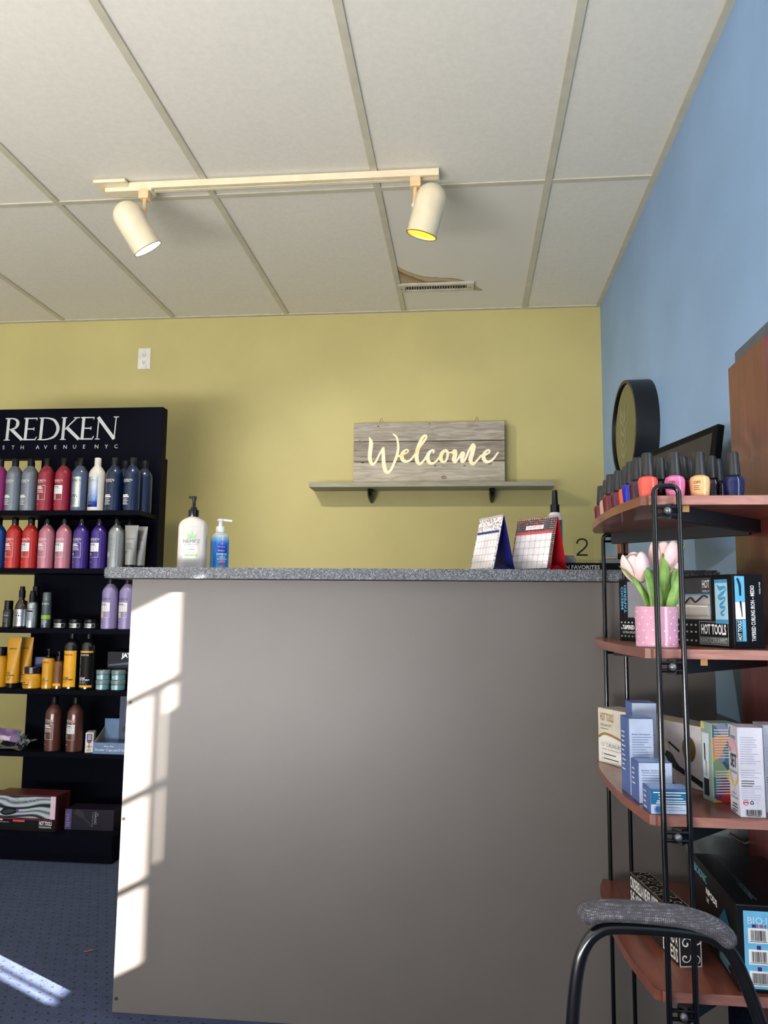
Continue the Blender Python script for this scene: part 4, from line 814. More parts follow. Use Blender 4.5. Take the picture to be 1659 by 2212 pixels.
obj('bottle_body', lathe([(.017, 0), (.0185, .002), (.0185, .148), (.0165, .158), (.011, .163)], 28), M_WPL, t, 30)
obj('cap', lathe([(.0118, .163), (.0118, .184), (.0085, .186), (.007, .219), (.0062, .222), (.001, .223)], 24), GLOSSBLACK, t, 30)
obj('foil_label', wrap(rect(-.022, .03, .022, .142, 0, 12), .0185, 0, 0, .0003), mat('pale_silver_foil', (186, 188, 196), .25, .7), t); obj('lettering', wrap(merge(mv(redken(.0055), -.014, .128), fine(-.014, .12, .014, 4, .006, .0018, 4)), .0185, 0, 0, .0007), BLACKP, t)
t = thing('display_riser', 'clear acrylic product display with a black base and a numeral 2', 'display', (.3135, 2.022, z), .05)
obj('black_base', rbox(-.085, .098, -.03, .05, 0, .0235, .001), mat('black_acrylic', (10, 10, 14), .4, spec=.15), t)
M_ACR = clear('clear_acrylic', (250, 251, 250), ior=1.12)
obj('acrylic_tray', merge(box(-.082, .095, -.028, -.0265, .0237, .0355), box(-.082, -.0805, -.0265, .048, .0237, .0355), box(.0935, .095, -.0265, .048, .0237, .0355), box(-.0805, .0935, .0465, .048, .0237, .0355)), M_ACR, t)
obj('frosted_block', box(-.078, -.049, -.024, .03, .0237, .038), mat('grey_frosted_plastic', (128, 134, 138), .4), t); obj('frosted_block', box(.02, .06, -.024, .03, .0237, .033), mat('grey_frosted_plastic', (128, 134, 138), .4), t)
pn = obj('clear_panel', box(-.05, .0, .0, .0012, .0237, .09), M_ACR, t)
obj('numeral', face(ribbon([(-.041, .0725), (-.0375, .081), (-.028, .0845), (-.018, .0805), (-.0165, .070), (-.024, .060), (-.036, .050), (-.0405, .0445)], .0042, 6, 0, True, False), (0, 0, 0), (1, 0, 0), (0, 0, 1), .0008), BLACKP, pn)
obj('numeral_foot', face(rect(-.0425, .0425, -.0145, .0465), (0, 0, 0), (1, 0, 0), (0, 0, 1), .0008), BLACKP, pn)
obj('lettering', face(mv(text('MAIN FAVORITES', w=.107, h=.0095, bold=.012), -.099, .008), (0, -.03, 0), (1, 0, 0), (0, 0, 1), .0008), WHITE, t)
for lab, x, rz in (('clear-wrapped pink sachet lying on the display block beside the red calendar', .242, .2), ('small pink packet on the display block near the amber bottle', .345-.0, -.1)):
    tt = thing('pink_packet', lab, 'packet', (x+.008, 2.015, z+(.0385 if x < .3 else .0335)), rz, 'pink packets on the display')
    obj('packet_body', rbox(-.014, .014, -.006, .006, 0, .005, .002), mat('dusty_pink_film', (176, 120, 116), .2, coat=.4), tt); obj('clear_end', box(-.020, -.0142, -.005, .005, .001, .003), M_ACR, tt)
t = thing('amber_bottle', 'small amber squeeze bottle standing upside down on its black cap', 'bottle', (.386, 2.03, z+.0237), 0)
obj('bottle_body', lathe([(.0105, .024), (.0135, .026), (.0135, .066), (.012, .075), (.001, .078)], 24), mat('amber_plastic', (122, 62, 34), .2, coat=.5), t, 30); obj('cap', lathe([(.013, 0), (.0135, .001), (.0130, .024), (.001, .0242)], 24), BLACK, t, 30)
obj('fine_print', wrap(fine(-.008, .05, .01, 3, .005, .0012, 3), .0135, 0, 0, .0004), BLACKP, t)

# ------------------------------------------------------------------ mirror and monitor against the blue wall
t = thing('round_mirror', 'round mirror in a deep black frame on the blue wall', 'mirror', (.657, 2.962, 1.592), 0)
Q = Matrix.Rotation(-PI/2, 4, 'Y'); Q2 = Matrix.Rotation(math.radians(3.0), 4, 'Z')
def ring(ro, ri, z0, z1, n=48):
    V = []; F = []
    for i in range(n):
        a = 2*PI*i/n; c, s = math.cos(a), math.sin(a); V += [(ro*c, ro*s, z0), (ro*.985*c, ro*.985*s, z1), (ri*c, ri*s, z1), (ri*.98*c, ri*.98*s, z0)]
    for i in range(n):
        j = (i+1) % n
        for k in range(4): F.append((i*4+k, j*4+k, j*4+(k+1) % 4, i*4+(k+1) % 4))
    return V, F
obj('frame', xf(ring(.186, .172, 0, .082), Q2 @ Q), mat('matte_black_frame', (15, 15, 18), .4), t, 45)
obj('mirror_glass', xf(cyl(.1695, .070, .075, 48), Q2 @ Q), mat('mirror_glass', (112, 114, 104), .03, 1.0, noise=0), t, 30)
obj('etched_leaves', xf(merge(*[ribbon([(-.12, .02), (-.02, .03), (.10, -.01)], .002, 6)] + [ribbon([(x, .025), (x+.025, .025+s*.028), (x+.05, .025+s*.03)], [.001, .007, .001], 5) for x in (-.1, -.06, -.02, .02, .05) for s in (1, -1)]), Q2 @ Q @ Matrix.Translation((0, 0, .0756))), mat('etched_glass', (170, 168, 136), .6), t)
t = thing('computer_monitor', 'black-framed flat monitor tilted back behind the counter', 'monitor', (.525, 2.205, 1.15), math.atan2(-.43, .104))
tilt = Matrix.Rotation(-.16, 4, 'X')
obj('casing', xf(rbox(-.225, .225, 0, .02, 0, .246, .004), tilt), mat('black_monitor_plastic', (10, 10, 13), .6, spec=.1), t)
obj('screen', xf(box(-.205, .205, -.001, -.0002, .02, .226), tilt), mat('switched_off_screen', (62, 59, 57), .55, spec=.15), t)
obj('wall_arm', merge(box(-.04, .04, .028, .032, .04, .14), rod((0, .03, .09), (0, .125, .09), .012), box(-.05, .05, .108, .114, .02, .16)), BLACK, t)

# ------------------------------------------------------------------ étagère of shelves against the right wall
M_MAH = wood('mahogany_board', (96, 48, 36), (138, 76, 58), (6, 1, 6), .32, 5.0, .25)
M_MAHV = wood('mahogany_upright', (84, 34, 33), (114, 54, 52), (6, 6, 1), .35, 5.0, .2)
M_MAHX = wood('mahogany_edge', (128, 84, 74), (168, 118, 106), (1.5, 10, 10), .4, 6.0, .1)
M_ROD = mat('black_steel_rod', (15, 16, 20), .22, .4, coat=.4)
E_ = thing('corner_etagere', 'four-tier mahogany display stand with black wire legs and curved shelves', 'shelf stand', (.45, 1.585, 0))
ex, ey = (lambda x: x-.45), (lambda y: y-1.585)
arc = catmull([(.285, 1.337, 0), (.270, 1.45, 0), (.264, 1.56, 0), (.266, 1.69, 0), (.275, 1.78, 0), (.290, 1.838, 0)], 6)
corner = [(.308, 1.330), (.293, 1.332)]
plan = [(ex(.625), ey(1.330))] + [(ex(.625), ey(1.838))] + [(ex(p.x), ey(p.y)) for p in reversed(arc)] + [(ex(a), ey(b_)) for a, b_ in reversed(corner)]
EZ = [1.1205, .8725, .6145, .3565]
for zz in EZ:
    sh = obj('shelf', prism(plan, zz-.0155, zz), M_MAH, E_)
    obj('front_edge', box(ex(.296), ex(.625), ey(1.3288), ey(1.3299), zz-.0152, zz-.0004), M_MAHX, sh)
obj('upright_board', box(ex(.55), ex(.5635), ey(1.49), ey(1.70), .12, 1.442), M_MAHV, E_)
def uleg(xa, xb, y, top):
    r = .012; pts = [(xa, y, 0)] + [(xa, y, top-r)] + [(xa+r-r*math.cos(q), y, top-r+r*math.sin(q)) for q in [PI/2*k/5 for k in range(1, 6)]] + [(xb-r+r*math.sin(q), y, top-r+r*math.cos(q)) for q in [PI/2*k/5 for k in range(6)]] + [(xb, y, 0)]
    return tube([(ex(a), ey(b_), c) for a, b_, c in pts], .0045, 12)
for xa, xb, y, top, s in ((.302, .341, 1.318, 1.134, 1), (.306, .350, 1.834-.0+.0, 1.110, -1)):
    lg = obj('wire_leg', uleg(xa, xb, y if s > 0 else 1.8335, top if s > 0 else 1.103), M_ROD, E_, True)
    for zz in EZ:
        zr = zz-.0155
        yy = 1.318 if s > 0 else 1.8335
        obj('cross_rods', merge(*[rod((ex(xa), ey(yy), zr-d), (ex(xb), ey(yy), zr-d), .003, 8) for d in (.006, .018)]), M_ROD, lg, True)
        obj('knob', sphere(.0062, (ex((xa+xb)/2), ey(yy-s*.007), zr-.0115), 10), mat('worn_steel_knob', (120, 122, 126), .35, .7), lg, True)
        a = Vector((ex((xa+xb)/2), ey(yy+s*.002), 0)); c = Vector((ex(.549), ey(1.585+(-.02 if s > 0 else .02)), 0)); d = (c-a).normalized(); n_ = Vector((-d.y, d.x, 0))*.008
        obj('support_arm', prism([tuple((a+n_)[:2]), tuple((c+n_)[:2]), tuple((c-n_)[:2]), tuple((a-n_)[:2])], zr-.024, zr-.0002), mat('black_bracket', (14, 15, 20), .5), E_)
M_TAG = mat('kraft_paper_tag', (176, 132, 74), .7)
for (x, y, zz) in ((.352, 1.34, EZ[0]), (.345, 1.42, EZ[0]), (.372, 1.34, EZ[1])): obj('paper_tag', box(ex(x), ex(x+.011), ey(y), ey(y+.0006), zz-.026, zz-.0157), M_TAG, E_)
t = thing('display_back_board', 'grey board standing between the mahogany stand and the blue wall', 'board', (.642, 1.55, 0))
obj('board', rbox(-.008, .008, -.1, .36, 0, 1.544, .002), mat('slate_grey_board', (80, 86, 100), .5), t)

# nail polish on the top tier
z = EZ[0]
PB = [(.0125, 0), (.0145, .0015), (.0165, .024), (.0163, .030), (.0145, .0345), (.010, .037), (.0095, .038)]
PC = [(.0098, .0375), (.0112, .0385), (.0088, .075), (.0078, .0775), (.001, .078)]
M_CAP = mat('ridged_black_cap', (26, 28, 32), .4, coat=.1)
def polish(label, x, y, rgb, opi=False):
    t = thing('nail_polish_bottle', label, 'nail polish', (x, y, z), -.3, 'nail polish bottles on the top tier')
    m = mat('polish_%d_%d_%d' % rgb, tuple(c*.9 for c in rgb), .1, 0, .25, noise=.02, spec=.4)
    def f():
        V, F = squircle([(r/.0165, zz) for r, zz in PB], .0165, .0165, 24, 2.3); return V, F
    shared_obj('bottle', ('pb',), f, m, t, 35)
    shared_obj('cap', ('pc',), lambda: lathe(PC, 20), M_CAP, t, 35)
    if opi: obj('lettering', face(merge(mv(text('OPI', w=.010), -.009, .022), fine(-.009, .0185, .004, 3, .003, .0007, 4)), (0, -.01655, 0), (1, 0, 0), (0, 0, 1), .0003), BLACKP, t)
for lab, x, y, rgb, o_ in (
    ('coral nail polish in the front row above the leg hoop', .304, 1.366, (222, 92, 78), False), ('bright pink nail polish in the front row', .347, 1.362, (224, 120, 168), True), ('peach nail polish in the front row', .387, 1.361, (238, 184, 128), True),
    ('navy blue nail polish standing alone beside the upright board', .444, 1.368, (22, 28, 78), False), ('black nail polish between the coral and pink ones', .3345, 1.410, (18, 10, 14), False), ('dark nail polish hidden behind the black one', .351, 1.450, (30, 12, 18), False),
    ('deep red nail polish behind the pink one', .371, 1.404, (96, 16, 30), False), ('dark-capped maroon nail polish between pink and peach', .392, 1.437, (66, 16, 26), False), ('black nail polish far back behind the pink one', .378, 1.52, (24, 14, 20), False),
    ('plum-black nail polish beside the peach one', .417, 1.398, (32, 16, 28), False), ('dark brown nail polish between plum-black and navy', .437, 1.43, (40, 16, 24), False), ('dark nail polish at the back behind the plum-black one', .436, 1.50, (36, 16, 26), False),
    ('dark plum nail polish beside the coral one', .297, 1.408, (62, 18, 44), False), ('royal blue nail polish near the curved shelf edge', .2935, 1.450, (20, 30, 180), False), ('orange nail polish peeking out behind the blue one', .296, 1.497, (224, 92, 48), False),
    ('wine nail polish on the curved shelf edge', .2885, 1.540, (88, 18, 50), False), ('dark red nail polish on the curved shelf edge beside wine', .2815, 1.585, (100, 16, 28), False), ('beige nail polish behind the dark red one', .287, 1.655, (196, 160, 146), False),
    ('dark-capped nail polish behind the beige one', .293, 1.695, (60, 40, 40), False), ('burgundy nail polish furthest back on the curved edge', .2885, 1.735, (104, 24, 36), False)):
    polish(lab, x, y, rgb, o_)

# second tier: tulip pot and curling iron box
z = EZ[1]
t = thing('tulip_pot', 'pink polka-dot pot holding artificial pale pink tulips', 'potted flowers', (.316, 1.388, z), .2)
M_POT = mat('pink_glazed_pot', (206, 150, 174), .2, coat=.3, noise=.02)
obj('pot', lathe([(.0325, 0), (.0338, .0015), (.0348, .066), (.0342, .0675), (.032, .0675), (.0305, .05), (.0005, .05)], 40), M_POT, t, 30)
rnd = random.Random(4)
obj('white_dots', merge(*[wrap(disc2(.0335*2*PI*(i+.5*(j % 2)+rnd.uniform(-.15, .15))/13, .007+j*.0105+rnd.uniform(-.0015, .0015), .00135, 8), .0341+j*.00017, 0, 0, .0003) for i in range(13) for j in range(6)]), WHITE, t)
obj('soil', mv(cyl(.0306, .050, .055, 24)), mat('dark_moss', (60, 66, 36), .9), t)
mp_, nt, b, tc = custom('tulip_petal', .55)
sp = nt.nodes.new('ShaderNodeSeparateXYZ'); nt.links.new(tc.outputs['Object'], sp.inputs[0]); mr = nt.nodes.new('ShaderNodeMapRange'); mr.inputs[1].default_value = 0; mr.inputs[2].default_value = .055; nt.links.new(sp.outputs[2], mr.inputs[0])
rp = ramp(nt, [(0, (226, 210, 186)), (.25, (238, 190, 190)), (.75, (244, 204, 202)), (1, (248, 226, 212))]); nt.links.new(mr.outputs[0], rp.inputs[0]); nt.links.new(rp.outputs[0], b.inputs['Base Color'])
b.inputs['Subsurface Weight'].default_value = .0
ml_, nt, b, tc = custom('tulip_leaf', .45)
wv = nt.nodes.new('ShaderNodeTexNoise'); wv.inputs['Scale'].default_value = 40; nt.links.new(tc.outputs['Object'], wv.inputs['Vector'])
rp = ramp(nt, [(.3, (84, 120, 48)), (.7, (136, 172, 84))]); nt.links.new(wv.outputs[0], rp.inputs[0]); nt.links.new(rp.outputs[0], b.inputs['Base Color'])
def petal_g(H_, R_, wdt, th0, openk):
    def f(u, v_):
        a = (u-.5)*2*wdt*(math.sqrt(max(.02, 1-((v_-.42)/.59)**2)) if v_ > .42 else .55+.45*math.sin(PI*v_/.84))
        r = R_*(math.sin(PI*(v_*.70+.07))**.75)*(1+openk*v_)
        return Vector((r*math.cos(a+th0), r*math.sin(a+th0), H_*v_))
    return surf(f, 8, 12)
def tulip(cx, cy, h, H_, R_, lean, seed):
    tip = Vector((cx, cy, h)); base = Vector((cx*.35, cy*.35, .052))
    fl = obj('flower_stem', tube(catmull([base, (base+tip)/2+Vector((0, 0, .01)), tip], 6), .0022, 8), ml_, t, True)
    r = random.Random(seed)
    for k in range(6):
        g = petal_g(H_*(1 if k % 2 else .94), R_*(1 if k % 2 else .88), 1.0, k*PI/3+r.uniform(-.15, .15), .02 if k % 2 else -.08)
        o = obj('petal', g, mp_, fl, True, loc=tuple(tip)); o.rotation_euler = (lean[1], lean[0], 0)
        md = o.modifiers.new('thickness', 'SOLIDIFY'); md.thickness = .0007
tulip(-.031, -.006, .106, .052, .023, (-.22, .05), 1); tulip(.018, .008, .124, .056, .025, (.12, -.1), 2); tulip(.028, .022, .108, .05, .022, (.35, -.1), 3)
def leaf_g(pts, wid, twist, fold=.35):
    C_ = catmull(pts, 5); m = len(C_)
    def f(u, v_):
        k = min(m-1, int(round(v_*(m-1)))); p = C_[k]; d = (C_[min(k+1, m-1)]-C_[max(k-1, 0)]).normalized()
        s = Vector((math.cos(twist), math.sin(twist), 0)); s = (s-d*s.dot(d)).normalized(); n_ = d.cross(s)
        w_ = wid*(math.sin(PI*(.12+.88*v_)**.8)**.9 if v_ < .999 else .0)
        return p+s*(w_*(u-.5)*2)+n_*(-fold*w_*(1-abs(u-.5)*2))
    return surf(f, 6, m-1)
for pts, wd, tw, fo in (([(-.012, -.010, .05), (-.026, -.018, .085), (-.048, -.02, .115), (-.071, -.02, .134)], .0085, .5, .3), ([(-.008, -.02, .05), (-.012, -.027, .085), (-.022, -.028, .115), (-.030, -.024, .140)], .0125, .15, .35), ([(.006, -.012, .05), (.008, -.014, .09), (.012, -.012, .13), (.012, -.006, .160)], .0115, -.1, .4), ([(.012, -.02, .05), (.017, -.028, .08), (.030, -.028, .115), (.040, -.022, .152)], .0105, .2, .35), ([(.014, .0, .05), (.028, .004, .09), (.044, .006, .14), (.060, .008, .176)], .0085, .4, .35)):
    o = obj('leaf', leaf_g(pts, wd, tw, fo), ml_, t, True); md = o.modifiers.new('thickness', 'SOLIDIFY'); md.thickness = .0006
t = carton('curling_iron_box', 'black tapered curling iron box with a clear window and light-blue panels', (.306, 1.66, z), (.128, -.288), .318, .062, .122, M_CBLK)
M_INS = mat('grey_card_insert', (128, 128, 136), .5)
obj('window_insert', FR(rect(.028, .045, .268, .118), .0004), mat('dark_grey_insert', (58, 58, 64), .4), t)
obj('grey_insert', FR(merge(rect(.030, .047, .11, .116), rect(.11, .072, .20, .116)), .0007), M_INS, t)
obj('white_card', FR(rect(.17, .047, .265, .088), .0008), mat('ivory_card', (186, 182, 180), .5), t)
obj('blue_rule', FR(rect(.15, .088, .265, .0905), .001), mat('sky_blue_print', (92, 158, 196), .5), t)
obj('iron_handle', merge(xf(tube([(.12, 0, 0), (.135, 0, 0), (.150, 0, 0), (.175, 0, 0), (.200, 0, 0), (.265, 0, 0)], [.006, .013, .016, .0135, .011, .0095], 16, ry=.5), Matrix.Translation((0, -.004, .062)))), mat('ivory_handle', (196, 192, 186), .35, coat=.2), t, True)
obj('iron_clamp', mv(tube(catmull([(.205, 0, .074), (.212, 0, .080), (.220, 0, .084), (.230, 0, .076), (.240, 0, .08), (.252, 0, .087), (.262, 0, .084)], 4), .0014, 8), 0, -.004, 0), mat('charcoal_print', (28, 28, 34), .4), t, True)
obj('blue_panel', FR(rect(.277, .040, .307, .114), .0008), mat('pale_sky_print', (160, 200, 220), .5), t)
obj('curl_picture', FR(ribbon([(.284, .104), (.290, .0985), (.300, .101), (.3025, .096), (.294, .0895), (.286, .0855), (.290, .0815), (.2995, .0835), (.3005, .0795), (.293, .0735), (.2885, .070), (.2925, .067), (.299, .068), (.299, .064), (.293, .0595), (.290, .057), (.294, .0545), (.298, .055)], [.002, .007, .004, .0025, .006, .003, .0055, .0035, .002, .005, .0025, .0045, .003, .002, .004, .002, .0035, .002], 4), .0012), mat('mid_blue_print', (66, 142, 184), .5), t); obj('panel_bands', FR(merge(rect(.277, .040, .307, .047), rect(.277, .108, .307, .114)), .0011), mat('mid_blue_print', (66, 142, 184), .5), t)
obj('window_film', FR(rect(.026, .043, .272, .1205), .0185), clear('window_film', (242, 244, 246), milk=.03), t) if False else None
dots_ = merge(*[rect(.006+i*.0115, zz, .0105+i*.0115, zz+.003) for i in range(20) for zz in (.035, .023, .008) if not (.02 < .006+i*.0115 < .10 and zz == .023)])
obj('silver_squares', FR(dots_, .0008), mat('pale_square_print', (176, 182, 180), .5), t)
obj('lettering', FR(merge(mv(text('TAPERED CURLING IRON', w=.105, h=.0085, bold=.03), .012, .023), mv(text('ULTRA-SMOOTH, FRIZZ-FREE', w=.085, h=.005), .012, .0145)), .0012), WHITE, t)
obj('logo_lettering', FR(mv(text('HOT TOOLS', w=.060, h=.018, bold=.03), .241, .021), .0012), WHITE, t)
obj('window_lettering', FR(merge(mv(text('HOT', w=.018, h=.014, bold=.02), .247, .100), mv(text('MODEL HT', w=.018, h=.0035), .247, .093)), .0012), WHITE, t)
obj('logo_outline', FR(outline(.236, .004, .306, .043, .0008), .001), mat('pale_square_print', (176, 182, 180), .5), t); obj('logo_band', FR(rect(.237, .005, .305, .0175), .001), mat('grey_green_band', (96, 112, 104), .5), t)
obj('band_lettering', FR(merge(mv(text('NANO', w=.022, h=.009), .239, .007), mv(text('CERAMIC', w=.040, h=.009, bold=.03), .2625, .007)), .0014), mat('pale_grey_letter', (186, 190, 192), .45), t)
obj('blue_lettering', FR(merge(turn(text('MEDIO', w=.045, h=.008, bold=.02), PI/2, .016, .062), turn(text('TAPERED', w=.056, h=.008, bold=.02), PI/2, .0265, .055)), .0012), mat('sky_blue_print', (92, 158, 196), .5), t)
e = EN(.318)
obj('end_panel', e(merge(rect(.004, .076, .024, .119))), mat('bright_sky_print', (90, 178, 218), .5), t); obj('end_white_panel', e(rect(.004, .048, .024, .076)), WHITE, t)
obj('end_iron_picture', e(merge(ribbon([(.010, .114), (.014, .104), (.0145, .088)], [.004, .005, .004], 4), ribbon([(.0145, .076), (.017, .052)], [.004, .0014], 2, 0, False)), .001), mat('navy_black_print', (26, 28, 44), .5), t)
obj('end_logo_panel', e(rect(.004, .012, .024, .047), .0007), mat('bright_sky_print', (90, 178, 218), .5), t); obj('end_logo_black', e(rect(.005, .013, .016, .046), .0009), BLACKP, t)
obj('end_logo_lettering', e(turn(text('HOT TOOLS', w=.031, h=.008, bold=.03), PI/2, .0145, .014), .0013), WHITE, t); obj('end_lettering', e(merge(turn(text('TAPERED CURLING IRON – MEDIO', w=.092, h=.0085, bold=.02), PI/2, .043, .012), turn(text('MODEL HT1852', w=.02, h=.003), PI/2, .056, .09)), .0013), WHITE, t)

# third tier
z = EZ[2]
t = carton('curling_iron_box', 'long cream curling iron box with gold lettering standing on end tier', (.277, 1.775, z), (.14, -.263), .325, .055, .112, mat('cream_card', (206, 198, 184), .45))
t['label'] = 'long cream curling iron box with gold lettering, behind the blue cartons'
GOLD = mat('gold_print', (178, 146, 84), .35, .4)
obj('gold_lettering', FR(merge(mv(text('HOT TOOLS', w=.044, h=.017, bold=.02), .008, .086), mv(text('PRO ARTIST', w=.036, h=.006), .009, .075))), GOLD, t)
obj('gold_ribbon', FR(ribbon([(.002, .052), (.02, .060), (.045, .059), (.08, .052)], .005, 6), .0006), GOLD, t); obj('white_ground', FR(poly2([(.001, .001), (.085, .001), (.085, .050), (.045, .056), (.02, .057), (.001, .048)]), .0004), mat('white_card', (222, 218, 212), .5), t)
obj('lettering', FR(merge(mv(text('1¼" CURLING IRON', w=.07, h=.008), .012, .034), rect(.012, .0435, .08, .0438), mv(text('CREATES LONG-LASTING, BEAUTIFUL', w=.066, h=.0032), .012, .027), fine(.018, .020, .075, 1, .005, .0018, 3), fine(.018, .011, .075, 1, .005, .0018, 5), outline(.012, .016, .0145, .022, .0004), outline(.012, .007, .0155, .0115, .0004), fine(.009, .071, .036, 1, .003, .001, 2))), BLACKP, t)
obj('white_photo_ground', FR(rect(.11, .001, .324, .108), .0004), mat('pale_mauve_card', (196, 188, 190), .5), t)
obj('iron_picture', FR(merge(ribbon([(.205, .052), (.215, .047), (.226, .036), (.236, .03)], [.010, .018, .016, .012], 5), ribbon([(.236, .03), (.318, .004)], [.010, .011], 3, 0, False)), .0008), mat('charcoal_print', (28, 28, 34), .4), t)
obj('barrel_picture', FR(merge(ribbon([(.15, .078), (.175, .066), (.2, .055)], [.013, .014, .012], 4), ribbon([(.205, .076), (.212, .073), (.216, .062)], [.002, .004, .003], 4)), .0008), mat('champagne_print', (190, 164, 120), .3, .5), t); obj('lever_picture', FR(ribbon([(.215, .073), (.24, .061)], .004, 2, 0, False), .0009), BLACKP, t)
obj('gold_seal', FR(([(.266+v[0]*1.0, .068+v[1]*1.35, 0) for v in disc2(0, 0, .017, 28)[0]], disc2(0, 0, .017, 28)[1]), .0007), mat('antique_gold', (132, 108, 48), .35, .5), t); obj('seal_monogram', FR(merge(ribbon([(.258, .055), (.262, .072), (.258, .085)], .0016, 5), ribbon([(.264, .08), (.272, .082), (.268, .070), (.276, .054)], .0016, 5)), .001), mat('dark_gold', (92, 74, 32), .4), t)
CBL = mat('periwinkle_card', (72, 96, 152), .4); CPW = mat('pale_blue_white_card', (176, 188, 212), .4)
G5 = 'blue and white skin care cartons on the third tier'
for lab, x, y, L_, D_, H_, teal, rz in (('tallest blue and white carton, rearmost of its group', .300, 1.532, .045, .045, .150, 0, .06), ('tall blue and white carton in front of the tallest one', .280, 1.460, .043, .05, .131, 0, .10),
    ('medium blue and white carton in front of the tall ones', .2835, 1.405, .056, .044, .0665, 0, .08), ('low carton with a teal front at the shelf edge', .2875, 1.339, .064, .046, .038, 1, .05)):
    t = carton('skin_care_carton', lab, (x, y, z), (1, rz), L_, D_, H_, CBL, group=G5)
    obj('front_panel', FR(rect(.0006, .0006, L_-.0006, H_-.0006)), CPW, t)
    obj('end_panel', EN(L_)(rect(.0006, .0006, D_-.0006, H_-.0006)), CPW, t)
    obj('fine_print', FR(fine(.005, H_*.76, L_-.003, max(3, int(H_*.5/.0045)), .0042, .0012, int(H_*1e4)), .001) if not teal else FR(fine(.022, .011, L_-.004, 2, .004, .001, 3), .001), mat('slate_blue_print', (110, 126, 160), .5), t)
    obj('side_print', LE(D_)(fine(.008, H_*.8, D_*.6, max(4, int(H_*.6/.008)), .008, .0018, 9)), WHITE, t)
    if H_ > .06: obj('heading', FR(mv(text('Moisturizer – Used by Professionals', w=L_*.72, h=.003, bold=.02), .005, H_*.78), .001), mat('indigo_print', (74, 88, 140), .5), t)
    obj('lid_flap', TP(H_)(poly2([(.001, .001), (L_-.001, .001), (L_-.003, D_*.9), (.003, D_*.9)]), .0004), mat('light_periwinkle_card', (120, 144, 196), .35), t)
    if teal:
        obj('teal_band', FR(rect(.0006, .015, L_-.0006, H_-.0006), .0008), mat('teal_blue_print', (28, 98, 142), .4), t); obj('band_lettering', FR(merge(fine(.004, .034, L_-.004, 1, .004, .0015, 2, 'C'), fine(.012, .030, L_-.016, 1, .004, .0012, 2, 'C'), fine(.01, .025, L_-.01, 1, .004, .0014, 5, 'C'), fine(.006, .021, L_-.006, 2, .003, .0012, 5, 'C')), .0012), WHITE, t)
        obj('round_seal', FR(merge(disc2(.012, .0075, .0052), disc2(.012, .0075, .0068, 24, .006)), .001), mat('seal_blue', (36, 84, 140), .4), t)
ma, nt, b, tc = custom('colour_patch_print', .4)
vo = nt.nodes.new('ShaderNodeTexVoronoi'); vo.inputs['Scale'].default_value = 42; nt.links.new(tc.outputs['Object'], vo.inputs['Vector']); sc = nt.nodes.new('ShaderNodeSeparateColor'); nt.links.new(vo.outputs['Color'], sc.inputs[0])
rp = ramp(nt, [(0, (190, 52, 56)), (.14, (70, 116, 134)), (.3, (128, 158, 130)), (.45, (222, 152, 108)), (.6, (104, 66, 122)), (.72, (206, 178, 74)), (.85, (136, 140, 172)), (.93, (52, 88, 118))], True); nt.links.new(sc.outputs[0], rp.inputs[0]); nt.links.new(rp.outputs[0], b.inputs['Base Color'])
t = carton('makeup_carton', 'multicoloured patchwork carton with a cream tube pictured on its side', (.410, 1.428, z), (1, .22), .046, .036, .130, mat('sage_card', (150, 172, 160), .4))
obj('patchwork_panel', FR(rect(.0008, .0008, .0452, .1292)), ma, t)
for z_, n_, k_ in ((.120, 11, 3), (.052, 9, 8)): obj('fine_print', FR(fine(.004, z_, .042, n_, .0045, .0016, k_), .001), mat('pale_print', (216, 214, 206), .5), t)
obj('tube_picture', LE(.036)(merge(poly2([(.006, .036), (.024, .036), (.028, .112), (.004, .112)])), .0007), mat('ice_white_print', (214, 224, 230), .4), t); obj('tube_cap_picture', LE(.036)(rect(.007, .008, .023, .036), .0007), mat('navy_black_print', (26, 28, 44), .5), t); obj('tube_lettering', LE(.036)(merge(rect(.011, .066, .0145, .094), turn(text('Sormé', w=.026, slant=.3), PI/2, .019, .04)), .001), BLACKP, t)
obj('side_patches', LE(.036)(merge(poly2([(.001, .118), (.015, .118), (.012, .129), (.001, .129)])), .0006), mat('straw_print', (214, 196, 108), .5), t)
